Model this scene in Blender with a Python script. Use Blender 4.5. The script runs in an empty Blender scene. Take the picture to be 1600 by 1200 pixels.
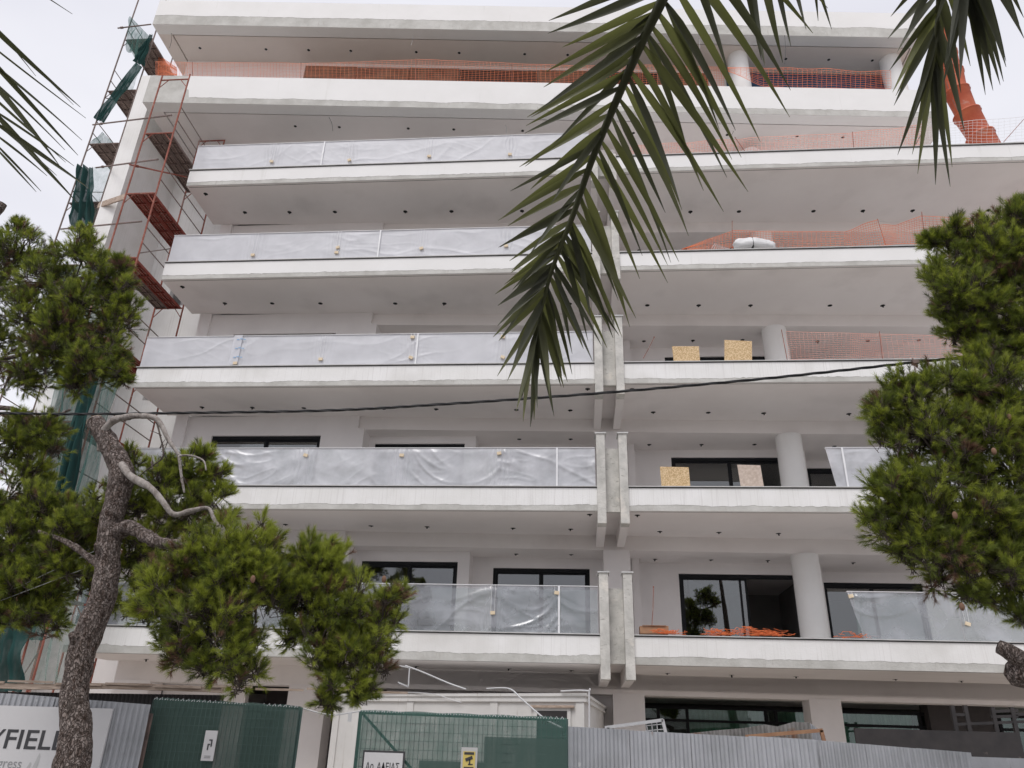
import bpy, math, random
import numpy as np
from mathutils import Vector, Matrix, noise

random.seed(7)
rng = np.random.default_rng(7)
scene = bpy.context.scene
COL = scene.collection

# ---------------------------------------------------------------- camera
F = 1190.0
def nrm(v): return v / np.linalg.norm(v)
UP = nrm(np.array([79.0, 2516.0, -F]))
_mv = (F * UP[2] + 14300.0 * UP[0]) / UP[1]
AX = -nrm(np.array([-14300.0, _mv, -F])); AX = nrm(AX - UP * np.dot(AX, UP))
AY = np.cross(UP, AX)
ROT = np.array([AX, AY, UP])
CAM = np.array([0.0, 0.0, 1.6])
cam = bpy.data.objects.new('camera', bpy.data.cameras.new('camera'))
COL.objects.link(cam)
cam.data.sensor_width = 36.0
cam.data.lens = 36.0 * F / 1600.0
cam.data.clip_start = 0.05
cam.data.clip_end = 2000.0
mw = Matrix.Identity(4)
for i in range(3):
    for j in range(3): mw[i][j] = ROT[i][j]
    mw[i][3] = CAM[i]
cam.matrix_world = mw
scene.camera = cam

def ray(x, y): return ROT @ np.array([x - 800.0, 600.0 - y, -F])
def atY(x, y, D):
    r = ray(x, y); return CAM + r * (D / r[1])
def atZ(x, y, Z):
    r = ray(x, y); return CAM + r * ((Z - 1.6) / r[2])

# ---------------------------------------------------------------- world, sun, exposure
SUN_EL, SUN_AZ = 52.0, -160.0      # azimuth measured from +Y, clockwise
world = bpy.data.worlds.new('World'); scene.world = world; world.use_nodes = True
nt = world.node_tree; nt.nodes.clear()
N = nt.nodes.new; Lk = nt.links.new
sky = N('ShaderNodeTexSky'); sky.sky_type = 'NISHITA'; sky.sun_disc = False
sky.sun_elevation = math.radians(SUN_EL); sky.sun_rotation = math.radians(SUN_AZ)
bg1 = N('ShaderNodeBackground'); bg1.inputs['Strength'].default_value = 0.1
Lk(sky.outputs[0], bg1.inputs['Color'])
tc = N('ShaderNodeTexCoord'); mp = N('ShaderNodeMapping'); mp.inputs['Scale'].default_value = (1, 1, 2.2)
nz = N('ShaderNodeTexNoise'); nz.inputs['Scale'].default_value = 1.7; nz.inputs['Detail'].default_value = 4
Lk(tc.outputs['Generated'], mp.inputs[0]); Lk(mp.outputs[0], nz.inputs['Vector'])
cr = N('ShaderNodeValToRGB')
cr.color_ramp.elements[0].position = 0.3; cr.color_ramp.elements[0].color = (0.74, 0.74, 0.82, 1)
cr.color_ramp.elements[1].position = 0.7; cr.color_ramp.elements[1].color = (0.96, 0.955, 1.0, 1)
Lk(nz.outputs['Fac'], cr.inputs[0])
bg2 = N('ShaderNodeBackground'); bg2.inputs['Strength'].default_value = 0.92
Lk(cr.outputs[0], bg2.inputs['Color'])
mx = N('ShaderNodeMixShader'); mx.inputs[0].default_value = 0.93
Lk(bg1.outputs[0], mx.inputs[1]); Lk(bg2.outputs[0], mx.inputs[2])
wo = N('ShaderNodeOutputWorld'); Lk(mx.outputs[0], wo.inputs[0])

sl = bpy.data.lights.new('sun', 'SUN'); sl.energy = 1.3; sl.angle = math.radians(25); sl.color = (1.0, 0.97, 0.93)
so = bpy.data.objects.new('sun', sl); COL.objects.link(so); so.location = (0, -10, 30)
az = math.radians(SUN_AZ); el = math.radians(SUN_EL)
sd = Vector((math.sin(az) * math.cos(el), math.cos(az) * math.cos(el), math.sin(el)))
so.rotation_euler = sd.to_track_quat('Z', 'Y').to_euler()

scene.view_settings.view_transform = 'Standard'
try: scene.view_settings.look = 'None'
except Exception: pass
scene.view_settings.exposure = 0.20
scene.view_settings.gamma = 1.0
scene.view_settings.use_curve_mapping = False
scene.cycles.max_bounces = 8
scene.cycles.transparent_max_bounces = 24

# ---------------------------------------------------------------- materials
def mat(name, c1, c2=None, scale=3.0, rough=0.8, detail=5, bump=0.0, bscale=None, stretch=(1, 1, 1), lo=0.35, hi=0.65,
        metal=0.0, spec=0.5, extra=None):
    m = bpy.data.materials.new(name); m.use_nodes = True
    t = m.node_tree; b = t.nodes['Principled BSDF']
    b.inputs['Roughness'].default_value = rough; b.inputs['Metallic'].default_value = metal
    b.inputs['Specular IOR Level'].default_value = spec
    g = t.nodes.new('ShaderNodeNewGeometry'); mpn = t.nodes.new('ShaderNodeMapping')
    mpn.inputs['Scale'].default_value = stretch
    t.links.new(g.outputs['Position'], mpn.inputs[0])
    n = t.nodes.new('ShaderNodeTexNoise'); n.inputs['Scale'].default_value = scale; n.inputs['Detail'].default_value = detail
    n.inputs['Roughness'].default_value = 0.6
    t.links.new(mpn.outputs[0], n.inputs['Vector'])
    r = t.nodes.new('ShaderNodeValToRGB')
    r.color_ramp.elements[0].position = lo; r.color_ramp.elements[1].position = hi
    r.color_ramp.elements[0].color = (*c1, 1); r.color_ramp.elements[1].color = (*(c2 or c1), 1)
    t.links.new(n.outputs['Fac'], r.inputs[0])
    out = r.outputs[0]
    if extra:   # (colour, scale, lo, hi, stretch) a second layer of marks multiplied in
        for (ec, es, elo, ehi, est) in extra:
            mp2 = t.nodes.new('ShaderNodeMapping'); mp2.inputs['Scale'].default_value = est
            t.links.new(g.outputs['Position'], mp2.inputs[0])
            n2 = t.nodes.new('ShaderNodeTexNoise'); n2.inputs['Scale'].default_value = es; n2.inputs['Detail'].default_value = 6
            t.links.new(mp2.outputs[0], n2.inputs['Vector'])
            r2 = t.nodes.new('ShaderNodeValToRGB'); r2.color_ramp.elements[0].position = elo; r2.color_ramp.elements[1].position = ehi
            r2.color_ramp.elements[0].color = (0, 0, 0, 1); r2.color_ramp.elements[1].color = (1, 1, 1, 1)
            t.links.new(n2.outputs['Fac'], r2.inputs[0])
            mxn = t.nodes.new('ShaderNodeMixRGB'); mxn.inputs[2].default_value = (*ec, 1)
            t.links.new(r2.outputs[0], mxn.inputs[0]); t.links.new(out, mxn.inputs[1]); out = mxn.outputs[0]
    t.links.new(out, b.inputs['Base Color'])
    if bump:
        n3 = t.nodes.new('ShaderNodeTexNoise'); n3.inputs['Scale'].default_value = bscale or scale * 4; n3.inputs['Detail'].default_value = 5
        t.links.new(mpn.outputs[0], n3.inputs['Vector'])
        bp = t.nodes.new('ShaderNodeBump'); bp.inputs['Strength'].default_value = bump; bp.inputs['Distance'].default_value = 0.02
        t.links.new(n3.outputs['Fac'], bp.inputs['Height']); t.links.new(bp.outputs[0], b.inputs['Normal'])
    return m

def sheer(name, col, alpha, gloss=0.0, scale=6.0, a_var=0.15, rough=0.35, stretch=(1, 1, 1), transl=0.3):
    """thin see-through sheet (film or woven netting)"""
    m = bpy.data.materials.new(name); m.use_nodes = True
    t = m.node_tree; t.nodes.clear(); A = t.nodes.new
    g = A('ShaderNodeNewGeometry'); mp_ = A('ShaderNodeMapping'); mp_.inputs['Scale'].default_value = stretch
    t.links.new(g.outputs['Position'], mp_.inputs[0])
    n = A('ShaderNodeTexNoise'); n.inputs['Scale'].default_value = scale; n.inputs['Detail'].default_value = 5
    t.links.new(mp_.outputs[0], n.inputs['Vector'])
    mr = A('ShaderNodeMapRange'); mr.inputs[1].default_value = 0.3; mr.inputs[2].default_value = 0.7
    mr.inputs[3].default_value = alpha - a_var; mr.inputs[4].default_value = min(1.0, alpha + a_var)
    t.links.new(n.outputs['Fac'], mr.inputs[0])
    d = A('ShaderNodeBsdfDiffuse'); d.inputs['Color'].default_value = (*col, 1)
    tl = A('ShaderNodeBsdfTranslucent'); tl.inputs['Color'].default_value = (*col, 1)
    m1 = A('ShaderNodeMixShader'); m1.inputs[0].default_value = transl
    t.links.new(d.outputs[0], m1.inputs[1]); t.links.new(tl.outputs[0], m1.inputs[2])
    gl = A('ShaderNodeBsdfGlossy'); gl.inputs['Roughness'].default_value = rough; gl.inputs['Color'].default_value = (0.9, 0.9, 0.92, 1)
    m2 = A('ShaderNodeMixShader'); m2.inputs[0].default_value = gloss
    t.links.new(m1.outputs[0], m2.inputs[1]); t.links.new(gl.outputs[0], m2.inputs[2])
    tr = A('ShaderNodeBsdfTransparent'); m3 = A('ShaderNodeMixShader')
    t.links.new(mr.outputs[0], m3.inputs[0]); t.links.new(tr.outputs[0], m3.inputs[1]); t.links.new(m2.outputs[0], m3.inputs[2])
    o = A('ShaderNodeOutputMaterial'); t.links.new(m3.outputs[0], o.inputs[0])
    return m

def glassmat(name, tint=(0.9, 0.93, 0.92), refl=1.0, rough=0.01):
    m = bpy.data.materials.new(name); m.use_nodes = True
    t = m.node_tree; t.nodes.clear(); A = t.nodes.new
    tr = A('ShaderNodeBsdfTransparent'); tr.inputs[0].default_value = (*tint, 1)
    gl = A('ShaderNodeBsdfGlossy'); gl.inputs['Roughness'].default_value = rough
    fr = A('ShaderNodeFresnel'); fr.inputs[0].default_value = 1.9
    mu = A('ShaderNodeMath'); mu.operation = 'MULTIPLY'; mu.inputs[1].default_value = refl; mu.use_clamp = True
    t.links.new(fr.outputs[0], mu.inputs[0])
    m3 = A('ShaderNodeMixShader'); t.links.new(mu.outputs[0], m3.inputs[0])
    t.links.new(tr.outputs[0], m3.inputs[1]); t.links.new(gl.outputs[0], m3.inputs[2])
    o = A('ShaderNodeOutputMaterial'); t.links.new(m3.outputs[0], o.inputs[0])
    return m

def bark_mat():
    m = bpy.data.materials.new('pine_bark'); m.use_nodes = True; t = m.node_tree; b = t.nodes['Principled BSDF']; A = t.nodes.new
    b.inputs['Roughness'].default_value = 0.95; b.inputs['Specular IOR Level'].default_value = 0.2
    g = A('ShaderNodeNewGeometry'); mp_ = A('ShaderNodeMapping'); mp_.inputs['Scale'].default_value = (1.5, 1.5, 0.8)
    t.links.new(g.outputs['Position'], mp_.inputs[0])
    wn = A('ShaderNodeTexNoise'); wn.inputs['Scale'].default_value = 12; wn.inputs['Detail'].default_value = 4; t.links.new(mp_.outputs[0], wn.inputs['Vector'])
    av = A('ShaderNodeVectorMath'); av.operation = 'MULTIPLY_ADD'; av.inputs[1].default_value = (0.16, 0.16, 0.16)
    t.links.new(wn.outputs['Color'], av.inputs[0]); t.links.new(mp_.outputs[0], av.inputs[2])
    vo = A('ShaderNodeTexVoronoi'); vo.feature = 'DISTANCE_TO_EDGE'; vo.inputs['Scale'].default_value = 30; t.links.new(av.outputs[0], vo.inputs['Vector'])
    r = A('ShaderNodeValToRGB'); e = r.color_ramp.elements; e[0].position = 0.0; e[0].color = (0.10, 0.08, 0.075, 1); e[1].position = 0.16; e[1].color = (1, 1, 1, 1)
    e2 = e.new(0.05); e2.color = (0.5, 0.45, 0.42, 1)
    t.links.new(vo.outputs['Distance'], r.inputs[0])
    n = A('ShaderNodeTexNoise'); n.inputs['Scale'].default_value = 17; n.inputs['Detail'].default_value = 8; n.inputs['Roughness'].default_value = 0.7; t.links.new(mp_.outputs[0], n.inputs['Vector'])
    r2 = A('ShaderNodeValToRGB'); f = r2.color_ramp.elements; f[0].position = 0.36; f[0].color = (0.11, 0.075, 0.06, 1); f[1].position = 0.62; f[1].color = (0.36, 0.305, 0.28, 1)
    t.links.new(n.outputs['Fac'], r2.inputs[0])
    mu = A('ShaderNodeMixRGB'); mu.blend_type = 'MULTIPLY'; mu.inputs[0].default_value = 0.6; t.links.new(r2.outputs[0], mu.inputs[1]); t.links.new(r.outputs[0], mu.inputs[2])
    t.links.new(mu.outputs[0], b.inputs['Base Color'])
    bp = A('ShaderNodeBump'); bp.inputs['Strength'].default_value = 1.0; bp.inputs['Distance'].default_value = 0.03
    t.links.new(r.outputs[0], bp.inputs['Height']); t.links.new(bp.outputs[0], b.inputs['Normal'])
    return m

M = {}
M['paint'] = mat('white_facade_paint', (0.80, 0.79, 0.77), (0.86, 0.85, 0.84), 1.3, 0.85, bump=0.15, bscale=30,
                 extra=[((0.66, 0.64, 0.62), 1.2, 0.54, 0.86, (30, 30, 0.7)), ((0.70, 0.685, 0.66), 0.7, 0.55, 0.75, (1, 1, 1))])
M['soffit'] = mat('soffit_paint', (0.80, 0.755, 0.735), (0.85, 0.81, 0.79), 0.5, 0.9, bump=0.05, bscale=20,
                  extra=[((0.72, 0.68, 0.66), 0.8, 0.55, 0.8, (1, 1, 1))])
M['soffit_up'] = mat('soffit_board', (0.76, 0.685, 0.64), (0.82, 0.75, 0.70), 0.5, 0.9)
M['wall'] = mat('render_wall', (0.78, 0.745, 0.735), (0.84, 0.805, 0.795), 0.9, 0.9, bump=0.1, bscale=25)
M['concrete'] = mat('raw_concrete', (0.46, 0.45, 0.42), (0.66, 0.64, 0.60), 3.0, 0.95, bump=0.5, bscale=18,
                    extra=[((0.36, 0.34, 0.31), 7.0, 0.62, 0.72, (1, 1, 2.5)), ((0.72, 0.68, 0.62), 2.5, 0.6, 0.7, (1, 1, 1))])
M['plaster_raw'] = mat('unpainted_plaster', (0.46, 0.45, 0.42), (0.60, 0.59, 0.56), 2.0, 0.95, bump=0.4, bscale=22,
                       extra=[((0.46, 0.44, 0.41), 3.0, 0.62, 0.75, (6, 6, 1))])
M['coping'] = mat('coping_metal', (0.50, 0.50, 0.49), (0.60, 0.60, 0.59), 4, 0.5)
M['shadowgap'] = mat('dark_joint_and_shadow', (0.05, 0.05, 0.05), (0.08, 0.08, 0.08), 4, 0.8)
M['frame'] = mat('black_window_frame', (0.010, 0.011, 0.013), (0.016, 0.017, 0.020), 4, 0.6, spec=0.2)
M['glass'] = glassmat('window_glass', (0.55, 0.58, 0.58), 1.6)
M['railglass'] = glassmat('rail_glass', (0.85, 0.9, 0.88), 1.0)
M['greenglass'] = glassmat('green_shop_glass', (0.62, 0.78, 0.72), 0.9)
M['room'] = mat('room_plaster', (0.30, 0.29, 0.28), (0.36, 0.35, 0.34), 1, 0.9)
M['roomdark'] = mat('dark_shop_and_shade', (0.05, 0.045, 0.045), (0.08, 0.07, 0.07), 1, 0.9)
M['hole'] = mat('lamp_recess_black', (0.015, 0.015, 0.015), (0.02, 0.02, 0.02), 4, 0.9)
M['film'] = sheer('plastic_film', (0.79, 0.79, 0.83), 0.93, 0.05, 3.0, 0.05, 0.45, transl=0.25)
M['film_thin'] = sheer('thin_plastic_film', (0.66, 0.67, 0.72), 0.40, 0.24, 1.6, 0.18, 0.22, transl=0.3)
M['film_mid'] = sheer('creased_plastic_film', (0.78, 0.78, 0.82), 0.78, 0.14, 2.5, 0.16, 0.30, transl=0.3)
M['tape'] = mat('white_tape', (0.80, 0.80, 0.82), (0.84, 0.84, 0.85), 4, 0.5)
M['clip'] = mat('wood_spacer', (0.72, 0.58, 0.40), (0.80, 0.68, 0.50), 10, 0.8)
M['bluetape'] = mat('blue_tape', (0.25, 0.42, 0.62), (0.32, 0.5, 0.7), 4, 0.5)
M['orange_net'] = mat('orange_net', (0.66, 0.13, 0.035), (0.78, 0.20, 0.06), 2, 0.6)
M['pink_net'] = mat('sun_bleached_net', (0.66, 0.24, 0.17), (0.78, 0.38, 0.29), 2, 0.6)
M['white_net'] = mat('white_net', (0.62, 0.60, 0.60), (0.7, 0.68, 0.68), 2, 0.6)
M['rust'] = mat('red_scaffold_paint', (0.20, 0.055, 0.035), (0.36, 0.12, 0.085), 5, 0.75, bump=0.2,
                extra=[((0.38, 0.24, 0.20), 9, 0.58, 0.68, (1, 1, 1))])
M['deck'] = mat('red_oxide_deck', (0.17, 0.028, 0.018), (0.27, 0.05, 0.032), 4, 0.7, extra=[((0.32, 0.2, 0.17), 8, 0.62, 0.7, (1, 1, 1))])
M['tube'] = mat('grey_brown_tube', (0.13, 0.10, 0.09), (0.24, 0.17, 0.15), 6, 0.7, bump=0.2)
M['deckgrey'] = mat('worn_deck', (0.13, 0.09, 0.08), (0.22, 0.17, 0.15), 6, 0.8)
M['gnet'] = sheer('green_debris_net', (0.11, 0.21, 0.19), 0.60, 0.0, 5.0, 0.18, transl=0.45, stretch=(3, 3, 0.4))
M['gnet_dark'] = sheer('bunched_green_net', (0.035, 0.085, 0.08), 0.93, 0.0, 5.0, 0.07, transl=0.25, stretch=(3, 3, 0.4))
M['gnet_pale'] = sheer('thin_green_net', (0.32, 0.46, 0.42), 0.36, 0.0, 5.0, 0.12, transl=0.5)
M['gate_net'] = sheer('gate_green_net', (0.085, 0.132, 0.118), 0.90, 0.0, 4.0, 0.05, transl=0.15, stretch=(2, 2, 0.7))
M['gate_net2'] = sheer('gate_green_net_light', (0.095, 0.185, 0.16), 0.74, 0.0, 4.0, 0.10, transl=0.2, stretch=(2, 2, 0.7))
M['sheet'] = mat('galvanised_sheet', (0.36, 0.37, 0.39), (0.46, 0.47, 0.50), 1.8, 0.5, metal=0.25, bump=0.1,
                 extra=[((0.25, 0.25, 0.26), 4, 0.63, 0.74, (3, 3, 0.6)), ((0.62, 0.62, 0.63), 6, 0.68, 0.72, (1, 1, 1)), ((0.26, 0.17, 0.12), 5, 0.68, 0.76, (2, 2, 0.5))])
M['sheet_old'] = mat('weathered_sheet', (0.22, 0.21, 0.20), (0.36, 0.35, 0.34), 4, 0.8, metal=0.1, bump=0.3,
                     extra=[((0.24, 0.12, 0.07), 3, 0.58, 0.70, (1, 1, 1))])
M['office'] = mat('site_office_panel', (0.60, 0.585, 0.565), (0.68, 0.665, 0.645), 1.2, 0.7, extra=[((0.45, 0.42, 0.38), 3, 0.62, 0.78, (5, 5, 0.6))])
M['signwhite'] = mat('sign_white', (0.64, 0.63, 0.64), (0.68, 0.67, 0.68), 1.5, 0.5)
M['ink'] = mat('sign_ink', (0.04, 0.04, 0.045), (0.06, 0.06, 0.065), 3, 0.5)
M['inkgrey'] = mat('sign_grey_ink', (0.30, 0.30, 0.31), (0.34, 0.34, 0.35), 3, 0.5)
M['inkpale'] = mat('sign_pale_ink', (0.50, 0.50, 0.50), (0.54, 0.54, 0.54), 3, 0.5)
M['yellow'] = mat('yellow_sign', (0.65, 0.50, 0.12), (0.70, 0.56, 0.2), 5, 0.5)
M['timber'] = mat('weathered_timber', (0.30, 0.22, 0.17), (0.55, 0.44, 0.36), 3, 0.85, stretch=(1, 6, 12), bump=0.4)
M['osb'] = mat('osb_board', (0.50, 0.33, 0.16), (0.76, 0.58, 0.36), 34, 0.85, bump=0.3, lo=0.4, hi=0.6)
M['osb_grey'] = mat('grey_board', (0.48, 0.38, 0.31), (0.62, 0.52, 0.45), 16, 0.85, bump=0.2)
M['bark'] = bark_mat()
M['deadwood'] = mat('weathered_dead_wood', (0.20, 0.17, 0.15), (0.42, 0.38, 0.35), 9, 0.9, bump=0.7, stretch=(2, 2, 1))
M['cutwood'] = mat('cut_wood_face', (0.36, 0.29, 0.22), (0.46, 0.39, 0.31), 12, 0.9)
M['twig'] = mat('pine_twig', (0.055, 0.042, 0.036), (0.12, 0.095, 0.08), 10, 0.95)
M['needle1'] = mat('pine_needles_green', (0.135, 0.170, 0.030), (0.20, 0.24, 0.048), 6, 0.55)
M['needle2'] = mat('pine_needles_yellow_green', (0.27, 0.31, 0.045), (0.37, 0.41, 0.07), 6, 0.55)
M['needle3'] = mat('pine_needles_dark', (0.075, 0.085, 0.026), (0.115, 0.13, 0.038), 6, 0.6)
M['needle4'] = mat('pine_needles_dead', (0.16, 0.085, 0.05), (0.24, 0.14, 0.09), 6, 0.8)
M['leaf'] = mat('palm_leaflet', (0.10, 0.104, 0.055), (0.155, 0.16, 0.075), 5, 0.55, extra=[((0.19, 0.205, 0.05), 2.2, 0.56, 0.72, (1, 1, 1))])
M['leaf2'] = mat('palm_leaflet_dark', (0.075, 0.078, 0.058), (0.125, 0.13, 0.085), 5, 0.55)
M['rachis'] = mat('palm_rachis', (0.07, 0.075, 0.03), (0.11, 0.115, 0.05), 5, 0.6)
M['palmtrunk'] = mat('palm_trunk', (0.13, 0.10, 0.075), (0.24, 0.19, 0.14), 8, 0.95, bump=0.8)
M['cable'] = mat('black_cable', (0.012, 0.012, 0.014), (0.02, 0.02, 0.022), 4, 0.5)
M['wire'] = mat('green_wire', (0.05, 0.095, 0.085), (0.07, 0.125, 0.11), 4, 0.6)
M['cablew'] = mat('white_cable', (0.55, 0.55, 0.56), (0.62, 0.62, 0.63), 4, 0.5)
M['chute'] = mat('orange_rubbish_chute', (0.46, 0.085, 0.035), (0.58, 0.14, 0.06), 2, 0.55, extra=[((0.55, 0.30, 0.24), 3, 0.6, 0.75, (1, 1, 1))])
M['sack'] = mat('white_sack', (0.68, 0.68, 0.68), (0.78, 0.78, 0.78), 5, 0.7, bump=0.3)
M['carton'] = mat('brown_carton', (0.32, 0.17, 0.10), (0.42, 0.24, 0.14), 5, 0.9)
M['blue'] = mat('blue_insulation', (0.02, 0.06, 0.13), (0.035, 0.09, 0.18), 2, 0.7)
M['brownwood'] = mat('brown_shutter_board', (0.14, 0.085, 0.06), (0.24, 0.155, 0.11), 2, 0.7)
M['blackboard'] = mat('dark_panel', (0.018, 0.016, 0.017), (0.035, 0.03, 0.03), 3, 0.6, extra=[((0.12, 0.10, 0.09), 4, 0.66, 0.72, (1, 1, 1))])
M['asphalt'] = mat('asphalt', (0.045, 0.045, 0.047), (0.065, 0.064, 0.063), 4, 0.95, bump=0.5)
M['paving'] = mat('paving', (0.36, 0.35, 0.33), (0.44, 0.43, 0.41), 2, 0.95, bump=0.3)
M['soil'] = mat('site_ground', (0.47, 0.42, 0.37), (0.56, 0.51, 0.455), 1, 0.95, bump=0.4)
M['marking'] = mat('road_marking', (0.6, 0.6, 0.58), (0.7, 0.7, 0.68), 6, 0.8)

def let_light_through(key, fac, col):
    m = M[key]; t = m.node_tree; b = t.nodes['Principled BSDF']; o = [n for n in t.nodes if n.type == 'OUTPUT_MATERIAL'][0]
    tl = t.nodes.new('ShaderNodeBsdfTranslucent'); tl.inputs[0].default_value = (*col, 1)
    ms = t.nodes.new('ShaderNodeMixShader'); ms.inputs[0].default_value = fac
    t.links.new(b.outputs[0], ms.inputs[1]); t.links.new(tl.outputs[0], ms.inputs[2]); t.links.new(ms.outputs[0], o.inputs[0])
let_light_through('needle1', .38, (0.22, 0.28, 0.035)); let_light_through('needle2', .40, (0.42, 0.48, 0.06)); let_light_through('needle3', .30, (0.10, 0.13, 0.03))
let_light_through('leaf', .32, (0.22, 0.235, 0.07)); let_light_through('leaf2', .22, (0.13, 0.14, 0.05))
M['paint_up'] = mat('clean_white_paint', (0.81, 0.80, 0.785), (0.85, 0.84, 0.83), 0.9, 0.85, bump=0.08, bscale=30,
                    extra=[((0.70, 0.69, 0.66), 1.1, 0.66, 0.85, (6, 6, 0.4))])

# ---------------------------------------------------------------- mesh helpers
class MB:
    def __init__(s): s.v = []; s.f = []; s.m = []; s.cur = 0
    def quad(s, a, b, c, d):
        n = len(s.v); s.v += [tuple(a), tuple(b), tuple(c), tuple(d)]; s.f.append((n, n + 1, n + 2, n + 3)); s.m.append(s.cur)
    def box(s, x0, x1, y0, y1, z0, z1):
        n = len(s.v)
        s.v += [(x0, y0, z0), (x1, y0, z0), (x1, y1, z0), (x0, y1, z0), (x0, y0, z1), (x1, y0, z1), (x1, y1, z1), (x0, y1, z1)]
        for q in ((0, 3, 2, 1), (4, 5, 6, 7), (0, 1, 5, 4), (1, 2, 6, 5), (2, 3, 7, 6), (3, 0, 4, 7)):
            s.f.append(tuple(n + i for i in q)); s.m.append(s.cur)
        return s
    def prism(s, poly, z0, z1):
        n = len(s.v); k = len(poly)
        s.v += [(p[0], p[1], z0) for p in poly] + [(p[0], p[1], z1) for p in poly]
        s.f.append(tuple(n + i for i in reversed(range(k)))); s.m.append(s.cur)
        s.f.append(tuple(n + k + i for i in range(k))); s.m.append(s.cur)
        for i in range(k):
            j = (i + 1) % k; s.f.append((n + i, n + j, n + k + j, n + k + i)); s.m.append(s.cur)
        return s
    def obox(s, c, ux, uy, uz, hx, hy, hz):
        """box with centre c and unit axes"""
        c = np.array(c, float); ux, uy, uz = np.array(ux, float), np.array(uy, float), np.array(uz, float)
        n = len(s.v)
        for a, b, d in ((-1, -1, -1), (1, -1, -1), (1, 1, -1), (-1, 1, -1), (-1, -1, 1), (1, -1, 1), (1, 1, 1), (-1, 1, 1)):
            s.v.append(tuple(c + ux * hx * a + uy * hy * b + uz * hz * d))
        for q in ((0, 3, 2, 1), (4, 5, 6, 7), (0, 1, 5, 4), (1, 2, 6, 5), (2, 3, 7, 6), (3, 0, 4, 7)):
            s.f.append(tuple(n + i for i in q)); s.m.append(s.cur)
        return s
    def bar(s, a, b, w, h):
        a = np.array(a, float); b = np.array(b, float); d = b - a; L = np.linalg.norm(d); d = d / L
        up = np.array([0, 0, 1.0]) if abs(d[2]) < 0.9 else np.array([0, 1.0, 0])
        sx = nrm(np.cross(d, up)); uu = np.cross(sx, d)
        return s.obox((a + b) / 2, d, sx, uu, L / 2, w / 2, h / 2)
    def tube(s, pts, rad, n=8, caps=True, rough=0.0, seed=0):
        pts = [np.array(p, float) for p in pts]; k = len(pts)
        if not hasattr(rad, '__len__'): rad = [rad] * k
        base = len(s.v); prev = None
        for i, p in enumerate(pts):
            d = nrm(pts[min(i + 1, k - 1)] - pts[max(i - 1, 0)])
            if prev is None:
                up = np.array([0, 0, 1.0]) if abs(d[2]) < 0.9 else np.array([1.0, 0, 0]); a = nrm(np.cross(d, up))
            else:
                a = prev - d * np.dot(prev, d); a = nrm(a)
            prev = a; b = np.cross(d, a)
            for j in range(n):
                t = 2 * math.pi * j / n; r = rad[i]
                if rough:
                    q = p + (a * math.cos(t) + b * math.sin(t)) * r
                    r = r * (1 + rough * noise.fractal(Vector(q) * (5 + seed * 0.1), 0.8, 2.0, 4))
                s.v.append(tuple(p + (a * math.cos(t) + b * math.sin(t)) * r))
        for i in range(k - 1):
            for j in range(n):
                j2 = (j + 1) % n
                s.f.append((base + i * n + j, base + i * n + j2, base + (i + 1) * n + j2, base + (i + 1) * n + j)); s.m.append(s.cur)
        if caps:
            s.f.append(tuple(base + j for j in reversed(range(n)))); s.m.append(s.cur)
            s.f.append(tuple(base + (k - 1) * n + j for j in range(n))); s.m.append(s.cur)
        return s
    def grid(s, fn, nu, nv):
        base = len(s.v)
        for i in range(nu + 1):
            for j in range(nv + 1): s.v.append(tuple(fn(i / nu, j / nv)))
        for i in range(nu):
            for j in range(nv):
                a = base + i * (nv + 1) + j
                s.f.append((a, a + nv + 1, a + nv + 2, a + 1)); s.m.append(s.cur)
        return s
    def build(s, name, mats, parent=None, smooth=False, label=None, cat=None, group=None, kind=None):
        if not isinstance(mats, (list, tuple)): mats = [mats]
        me = bpy.data.meshes.new(name)
        off = np.zeros(3)
        va = np.array(s.v, float)
        if parent is None:
            off = np.array([(va[:, 0].min() + va[:, 0].max()) / 2, (va[:, 1].min() + va[:, 1].max()) / 2, va[:, 2].min()])
        me.from_pydata((va - off).tolist(), [], s.f)
        for m_ in mats: me.materials.append(m_)
        if len(mats) > 1: me.polygons.foreach_set('material_index', s.m)
        if smooth: me.polygons.foreach_set('use_smooth', [True] * len(s.f))
        me.update()
        o = bpy.data.objects.new(name, me); COL.objects.link(o)
        o.location = off
        put(o, parent)
        return tag(o, label, cat, group, kind)

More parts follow.
